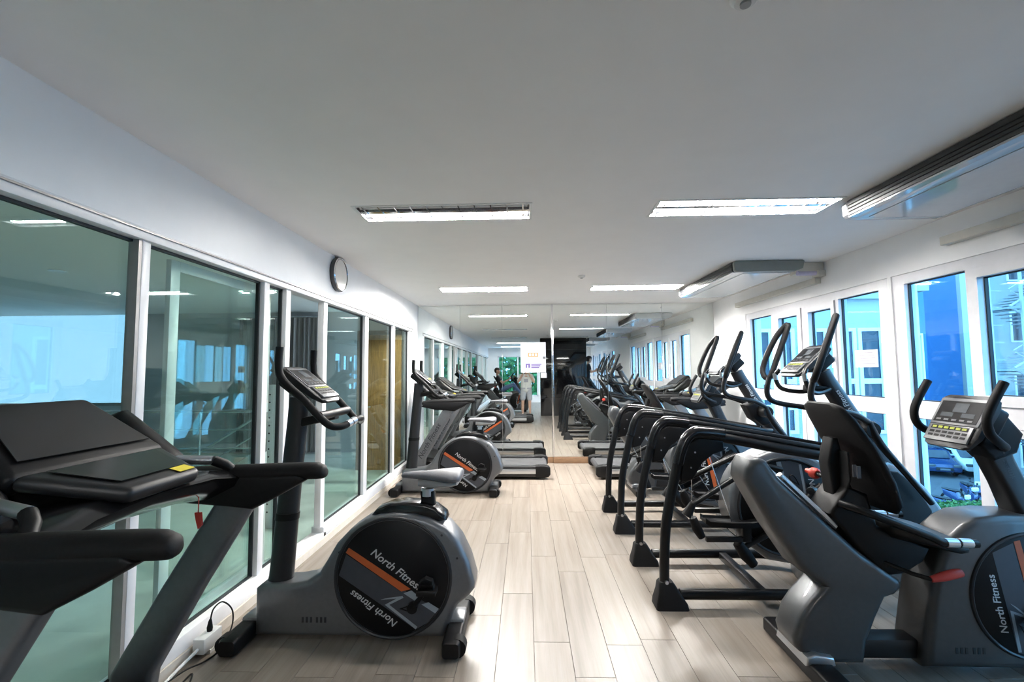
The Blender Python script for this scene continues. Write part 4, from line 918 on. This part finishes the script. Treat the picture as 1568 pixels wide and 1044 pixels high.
# cars
def car(name, paint, loc, rz, label):
    t = thing(name, label, 'car', loc, rz)
    side = [(-2.2, .35), (-2.25, .55), (-2.18, .78), (-1.3, .95), (-.75, 1.40), (.6, 1.47), (1.35, 1.40), (1.95, 1.02), (2.15, .9), (2.2, .5), (2.1, .32)]
    MB().prism(side, -.86, .86, 'x', b=.13, seg=3).build('body', paint, t)
    MB().prism([(-1.22, .99), (-.76, 1.385), (-.70, 1.37), (-1.12, 1.0)], -.66, .66, 'x', b=.01).build('windscreen', 'dark_pane', t).location = (0, -.05, .03)
    for s in (-1, 1):
        MB().prism([(-.95, 1.0), (-.62, 1.34), (.55, 1.40), (1.2, 1.33), (1.55, 1.02)], s*.84, s*.868, 'x').build('side_window', 'dark_pane', t)
        MB().box(s*.62-.2, s*.62+.2, -2.27, -2.1, .62, .78, b=.04).build('headlight', 'lcd', t)
        MB().box(s*.92-.1, s*.92+.1, -.95, -.83, 1.0, 1.14, b=.03).build('mirror', paint, t)
        for y in (-1.35, 1.35):
            wh = MB().lathe([(0, -.1), (.22, -.1), (.32, -.08), (.32, .08), (.22, .1), (0, .1)], (s*.8, y, .32), 'x', 18).build('wheel', 'rubber', t)
            MB().lathe([(0, -.11), (.19, -.11), (.19, .11), (0, .11)], (s*.8, y, .32), 'x', 14).build('hub_cap', 'alu_bright', wh)
    MB().box(-.42, .42, -2.275, -2.2, .42, .60, b=.02).build('grille', 'gasket', t); MB().box(-.24, .24, -2.285, -2.26, .44, .54).build('number_plate', 'paper', t)
car('parked_car', 'car_blue', (25.7, 30.6, GZ), R(-20), 'dark blue car parked nose-out below the blue building')
car('parked_car', 'car_white', (27.85, 30.45, GZ), R(-20), 'white car parked nose-out beside the dark blue one')
def moto(loc, rz, label):
    t = thing('motorbike', label, 'motorbike', loc, rz)
    for y in (-.62, .62):
        wh = MB().tube([(0, y+.24*math.cos(a), .29+.24*math.sin(a)) for a in [2*math.pi*k/20 for k in range(20)]], .05, 8, closed=True).build('wheel', 'rubber', t)
        MB().cyl((-.04, y, .29), (.04, y, .29), .09, 12).build('hub', 'alu_bright', wh)
    MB().prism([(-.5, .3), (-.55, .75), (-.42, .95), (-.3, .55), (.1, .45), (.2, .68), (.75, .74), (.7, .5), (.3, .3)], -.13, .13, 'x', b=.03).build('fairing', 'car_blue', t)
    MB().loft([[(px, y, .76+pz) for px, pz in ell(w_, .05, 12)] for y, w_ in ((.05, .06), (.2, .13), (.6, .12), (.8, .07))]).build('seat', 'seat_black', t)
    MB().tube([(-.33, -.40, 1.05), (-.15, -.45, 1.0), (.15, -.45, 1.0), (.33, -.40, 1.05)], .016, 8).build('handlebar', 'tube_black', t)
    MB().lathe([(0, -.06), (.08, -.05), (.09, 0), (0, .03)], (0, -.52, .85), 'y', 14).build('headlamp', 'lcd', t)
    MB().box(-.16, .16, -.58, -.46, .9, 1.08, b=.04).build('windshield', 'car_white', t)
    for s in (-1, 1): MB().lathe([(0, -.02), (.05, -.02), (.05, .0), (0, .0)], (s*.3, -.42, 1.2), 'y', 10).build('mirror', 'tube_black', t); MB().cyl((s*.25, -.42, 1.03), (s*.3, -.42, 1.2), .008, 6).build('mirror_stalk', 'tube_black', t)
moto((18.7, 21.1, GZ), R(25), 'motorbike parked behind the traffic cone')
moto((21.8, 23.5, GZ), R(-15), 'motorbike parked farther off, behind the hedge')
moto((20.3, 22.4, GZ), R(15), 'motorbike parked between the two others')
t = thing('traffic_cone', 'orange and white traffic cone on the car park below', 'traffic cone', (17.75, 20.2, GZ))
MB().box(-.2, .2, -.2, .2, .0, .04, b=.01).build('base', 'rubber', t)
MB().lathe([(.15, .04), (.035, .75), (0, .75)], (0, 0, 0), 'z', 18).build('cone', 'red', t)
MB().lathe([(.117, .27), (.088, .45), (.082, .45), (.11, .27)], (0, 0, 0), 'z', 18).build('white_band', 'car_white', t)
def leaves(name, label, cat, loc, boxes, n, size, seed):
    rr_ = random.Random(seed); vs_ = []; fs_ = []
    for _ in range(n):
        bx = rr_.choice(boxes); p = Vector([rr_.uniform(bx[i*2], bx[i*2+1]) for i in range(3)])
        e = Euler((rr_.uniform(0, 6.3), rr_.uniform(0, 6.3), rr_.uniform(0, 6.3))).to_matrix(); s_ = size*rr_.uniform(.6, 1.3)
        i0 = len(vs_)
        for q in ((0, -1, 0), (.5, 0, .15), (0, 1, 0), (-.5, 0, .15)): vs_.append(p+e @ (Vector(q)*s_))
        fs_.append((i0, i0+1, i0+2)); fs_.append((i0, i0+2, i0+3))
    me = bpy.data.meshes.new(name); me.from_pydata(vs_, [], fs_); me.materials.append(MATS['leaf'])
    o_ = obj(name, me); o_.location = loc; return o_
t = thing('hedge', 'clipped green hedge beside the parked motorbikes', 'hedge', (17.15, 18.9, GZ))
lv = leaves('foliage', '', '', (0, 0, 0), [(-.75, 1.2, -.6, .6, .1, 1.2)], 5000, .07, 5); lv.parent = t; lv['kind'] = 'stuff'
for k in range(4): MB().cyl((-.5+.45*k, 0, 0), (-.5+.45*k, .05, 1.0), .03, 6).build('stem', 'brown_wood', t)
t = thing('garden_tree', 'leafy green tree outside the window behind the camera', 'tree', (-.6, -11, -.5))
lv = leaves('foliage', '', '', (0, 0, 0), [(-2, 2, -1, 1, 1.0, 3.6), (-1.2, 1.2, -.8, .8, .2, 1.2)], 3500, .2, 8); lv.parent = t; lv['kind'] = 'stuff'
MB().tube([(0, 0, -4.5), (.1, 0, 0), (0, 0, 2.6)], [.2, .15, .06], 10).build('trunk', 'brown_wood', t)

# ================================================================== PEOPLE (seen in the mirror)
def blob(name, caps, mat, parent, vox=.014):
    b = MB()
    for p, q, r0, r1 in caps:
        p, q = Vector(p), Vector(q); d = (q-p)
        if d.length < 1e-5: d = Vector((0, 0, 1e-3)); q = p+d
        n = d.normalized()
        pts = []; rr_ = []
        for k in range(5): a = R(90-22*k); pts.append(p-n*r0*math.sin(a)); rr_.append(max(.0015, r0*math.cos(a)))
        for k in range(5): a = R(2+22*k); pts.append(q+n*r1*math.sin(a)); rr_.append(max(.0015, r1*math.cos(a)))
        b.tube(pts, rr_, 12)
    o_ = b.build(name, mat, parent)
    md = o_.modifiers.new('r', 'REMESH'); md.mode = 'VOXEL'; md.voxel_size = vox; md.use_smooth_shade = True
    sm_ = o_.modifiers.new('s', 'SMOOTH'); sm_.factor = .5; sm_.iterations = 4
    dg = bpy.context.evaluated_depsgraph_get(); dg.update()
    me = bpy.data.meshes.new_from_object(o_.evaluated_get(dg)); o_.modifiers.clear(); o_.data = me
    me.polygons.foreach_set('use_smooth', [True]*len(me.polygons)); return o_
def V3(*a): return Vector(a)
def head_caps(c, f):
    """head centred at c looking along f"""
    c = Vector(c); f = Vector(f).normalized(); l = V3(0, 0, 1).cross(f).normalized(); u = f.cross(l)
    return [(c+u*.03-f*.01, c+u*.02+f*.01, .086, .086), (c-u*.04+f*.02, c-u*.085+f*.045, .068, .042), (c+f*.088+u*.01, c+f*.108-u*.022, .012, .016), (c+f*.088-u*.062+l*.018, c+f*.088-u*.062-l*.018, .011, .011),
            (c+l*.084-u*.0, c+l*.09-u*.03-f*.01, .018, .013), (c-l*.084, c-l*.09-u*.03-f*.01, .018, .013), (c+f*.082+l*.033+u*.025, c+f*.082-l*.033+u*.025, .016, .016)]
def hand_caps(wr, d, n, side, curl=.5):
    """wr wrist, d pointing along the hand, n palm normal, side = thumb direction"""
    wr, d, n, side = Vector(wr), Vector(d).normalized(), Vector(n).normalized(), Vector(side).normalized(); out = []
    for k in range(4):
        a = side*(.030-.02*k); out.append((wr+a*.8+d*.01, wr+a+d*.085, .014, .012))
        L_ = (.068, .076, .07, .055)[k]; k0 = wr+a+d*.088; k1 = k0+(d*math.cos(curl)+n*math.sin(curl))*L_*.55; k2 = k1+(d*math.cos(curl*2.2)+n*math.sin(curl*2.2))*L_*.5
        out += [(k0, k1, .0095, .009), (k1, k2, .009, .0078)]
    t0 = wr+side*.03+d*.025; t1 = t0+side*.032+d*.03+n*.012; t2 = t1+d*.03+n*.012-side*.004
    return out+[(t0, t1, .013, .011), (t1, t2, .011, .009)]
def face(parent, c, f):
    c = Vector(c); f = Vector(f).normalized(); l = V3(0, 0, 1).cross(f).normalized(); u = f.cross(l)
    for s in (-1, 1): MB().lathe([(0, -.009), (.007, -.006), (.009, 0), (.007, .006), (0, .009)], c+f*.093+l*.033*s+u*.008, 'z', 10).build('eye', 'hair', parent)
def hair(parent, c, f, ponytail=False):
    c = Vector(c); f = Vector(f).normalized(); l = V3(0, 0, 1).cross(f).normalized(); u = f.cross(l)
    cp = [(c+u*.045-f*.025, c+u*.05+f*.02, .092, .084), (c-f*.045-u*.02, c-f*.05+u*.03, .075, .08)]
    if ponytail: cp += [(c-f*.11+u*.04, c-f*.16-u*.05, .032, .028), (c-f*.16-u*.05, c-f*.17-u*.16, .028, .012)]
    blob('hair', cp, 'hair', parent, .012)

# photographer, standing, camera held to the face
t = thing('person', 'person in white t-shirt and grey shorts photographing, reflected under the mirror poster', 'person', (0, -.20, 0))
C0 = (0, -.03, 1.60); LK = (0, 1, 0)
sk = head_caps(C0, LK)+[((0, -.06, 1.52), (0, -.07, 1.42), .055, .062)]
for s in (-1, 1):
    sh_ = V3(s*.185, -.08, 1.375); el = V3(s*.27, .05, 1.17); wr = V3(s*.105, .11, 1.45)
    sk += [(sh_, el, .052, .042), (el, wr, .042, .028)]+hand_caps(wr, (-s*.25, .15, .9), (-s*.8, .2, .1), (0, -.6, .5), .5)
    hp = V3(s*.095, -.07, .90); kn = V3(s*.12, -.05, .49); an = V3(s*.13, -.09, .09)
    sk += [(hp, kn, .082, .056), (kn, kn*.45+an*.55+V3(0, -.012, 0), .056, .05), (kn*.45+an*.55, an, .05, .036)]
sk += [((-.12, -.07, 1.36), (.12, -.07, 1.36), .085, .085), ((0, -.07, 1.3), (0, -.07, .98), .12, .11)]
bd = blob('body', sk, 'skin', t); face(t, C0, LK); hair(t, C0, LK)
cp = [((-.14, -.075, 1.37), (.14, -.075, 1.37), .088, .088), ((-.08, -.07, 1.28), (-.07, -.07, .93), .118, .12), ((.08, -.07, 1.28), (.07, -.07, .93), .118, .12), ((0, -.07, 1.28), (0, -.07, .92), .13, .13)]
for s in (-1, 1): cp += [((s*.175, -.08, 1.38), (s*.245, .01, 1.235), .075, .068)]
sh_o = blob('t_shirt', cp, 'shirt_white', t)
MB().box(-.07, .07, .055, .075, 1.16, 1.28, b=.006).build('shirt_print', 'print_grey', sh_o)
cp = [((-.07, -.07, .95), (.07, -.07, .95), .125, .125)]
for s in (-1, 1): cp += [((s*.09, -.07, .92), (s*.12, -.055, .60), .105, .092)]
blob('shorts', cp, 'shorts_grey', t)
for s in (-1, 1): blob('shoe', [((s*.13, -.12, .04), (s*.14, .10, .035), .04, .036), ((s*.13, -.12, .06), (s*.132, -.04, .07), .036, .034)], 'shoe', t)
k_ = thing('photo_camera', 'black photo camera held by the reflected photographer', 'camera', (0, -.075, 1.55))
MB().box(-.07, .07, -.04, .0, -.05, .045, b=.01).prism([(-.035, .045), (.035, .045), (.02, .075), (-.02, .075)], -.035, -.005, 'y', b=.004).build('camera_body', 'black_plastic', k_)
MB().lathe([(.0, 0), (.038, 0), (.04, .04), (.036, .058), (.028, .058), (.026, .045), (0, .045)], (0, 0, 0), 'y', 24).build('lens', 'black_gloss', k_)

# woman in black on the elliptical behind the camera
t = thing('person', 'woman in black with ponytail exercising, reflected right of the black pier', 'person', (2.28, -1.35, .46))
C0 = (0.06, 0, 1.50); LK = (1, -.25, -.1)
sk = head_caps(C0, LK)+[((.04, 0, 1.42), (.02, 0, 1.33), .045, .05), ((.02, -.11, 1.27), (.02, .11, 1.27), .068, .068), ((.01, 0, 1.2), (-.02, 0, .9), .10, .10)]
blk = [((.02, -.11, 1.265), (.02, .11, 1.265), .078, .078), ((.015, 0, 1.2), (-.02, 0, .95), .118, .105), ((-.03, -.05, .9), (-.03, .05, .9), .125, .125)]
leg = [((-.03, -.06, .88), (-.03, .06, .88), .12, .12)]
shoes = []
for s in (-1, 1):
    sh_ = V3(.02, s*.165, 1.27); el = V3(.10, s*.23, 1.03); wr = V3(.30, s*.25, 1.08)
    sk += [(sh_, el, .045, .036), (el, wr, .036, .025)]+hand_caps(wr, (.8, 0, .4), (0, -s*.8, 0), (0, 0, 1), .9)
    blk.append((sh_, sh_*.45+el*.55, .058, .05))
    hp = V3(-.03, s*.085, .86); kn = V3(.10 if s < 0 else .02, s*.10, .47+.03*s); an = V3(-.08, s*.12, .10 if s < 0 else .19)
    sk += [(hp, kn, .07, .05), (kn, an, .048, .03)]; leg += [(hp, kn, .088, .06), (kn, an, .056, .04)]
    shoes.append((an-V3(.03, 0, .05), an+V3(.14, 0, -.06)))
blob('body', sk, 'skin', t); face(t, C0, LK); hair(t, C0, LK, True); blob('top', blk, 'cloth_black', t); blob('leggings', leg, 'cloth_black', t)
for p, q in shoes: blob('shoe', [(p, q, .042, .034)], 'cloth_black', t)

# rider in jeans on the recumbent bike behind the camera
t = thing('person', 'rider in blue jeans leaning back on a recumbent bike, reflected in the mirror', 'person', (-.75, -2.1, 0))
o_ = -2.1
C0 = (1.74+o_, 0, 1.56); LK = (1, .2, -.05)
sk = head_caps(C0, LK)+[((1.73+o_, 0, 1.48), (1.74+o_, 0, 1.38), .05, .055), ((1.77+o_, -.13, 1.32), (1.77+o_, .13, 1.32), .075, .075), ((1.79+o_, 0, 1.25), (1.93+o_, 0, .90), .11, .11)]
top = [((1.77+o_, -.13, 1.315), (1.77+o_, .13, 1.315), .085, .085), ((1.79+o_, -.04, 1.25), (1.93+o_, -.04, .92), .12, .12), ((1.79+o_, .04, 1.25), (1.93+o_, .04, .92), .12, .12)]
leg = [((1.96+o_, -.07, .86), (1.96+o_, .07, .86), .115, .115)]
for s in (-1, 1):
    sh_ = V3(1.77+o_, s*.19, 1.31); el = V3(1.95+o_, s*.27, 1.10); wr = V3(2.18+o_, s*.225, 1.22)
    sk += [(sh_, el, .048, .038), (el, wr, .038, .026)]+hand_caps(wr, (.7, 0, .5), (0, -s*.8, 0), (0, 0, 1), .9)
    top.append((sh_, sh_*.5+el*.5, .062, .055))
    hp = V3(1.97+o_, s*.10, .87); kn = V3(2.37+o_, s*.19, 1.03-.1*s*0); an = V3(2.62+o_+.09*s-.08, s*.21, .62+.1*s)
    sk += [(hp, kn, .08, .056), (kn, an, .052, .034)]; leg += [(hp, kn, .095, .07), (kn, an, .065, .048)]
    blob('shoe', [(an-V3(.03, 0, .06), an+V3(.13, 0, .0), .042, .036)], 'shoe', t)
blob('body', sk, 'skin', t); face(t, C0, LK); hair(t, C0, LK); blob('top', top, 'cloth_black', t); blob('jeans', leg, 'denim', t)
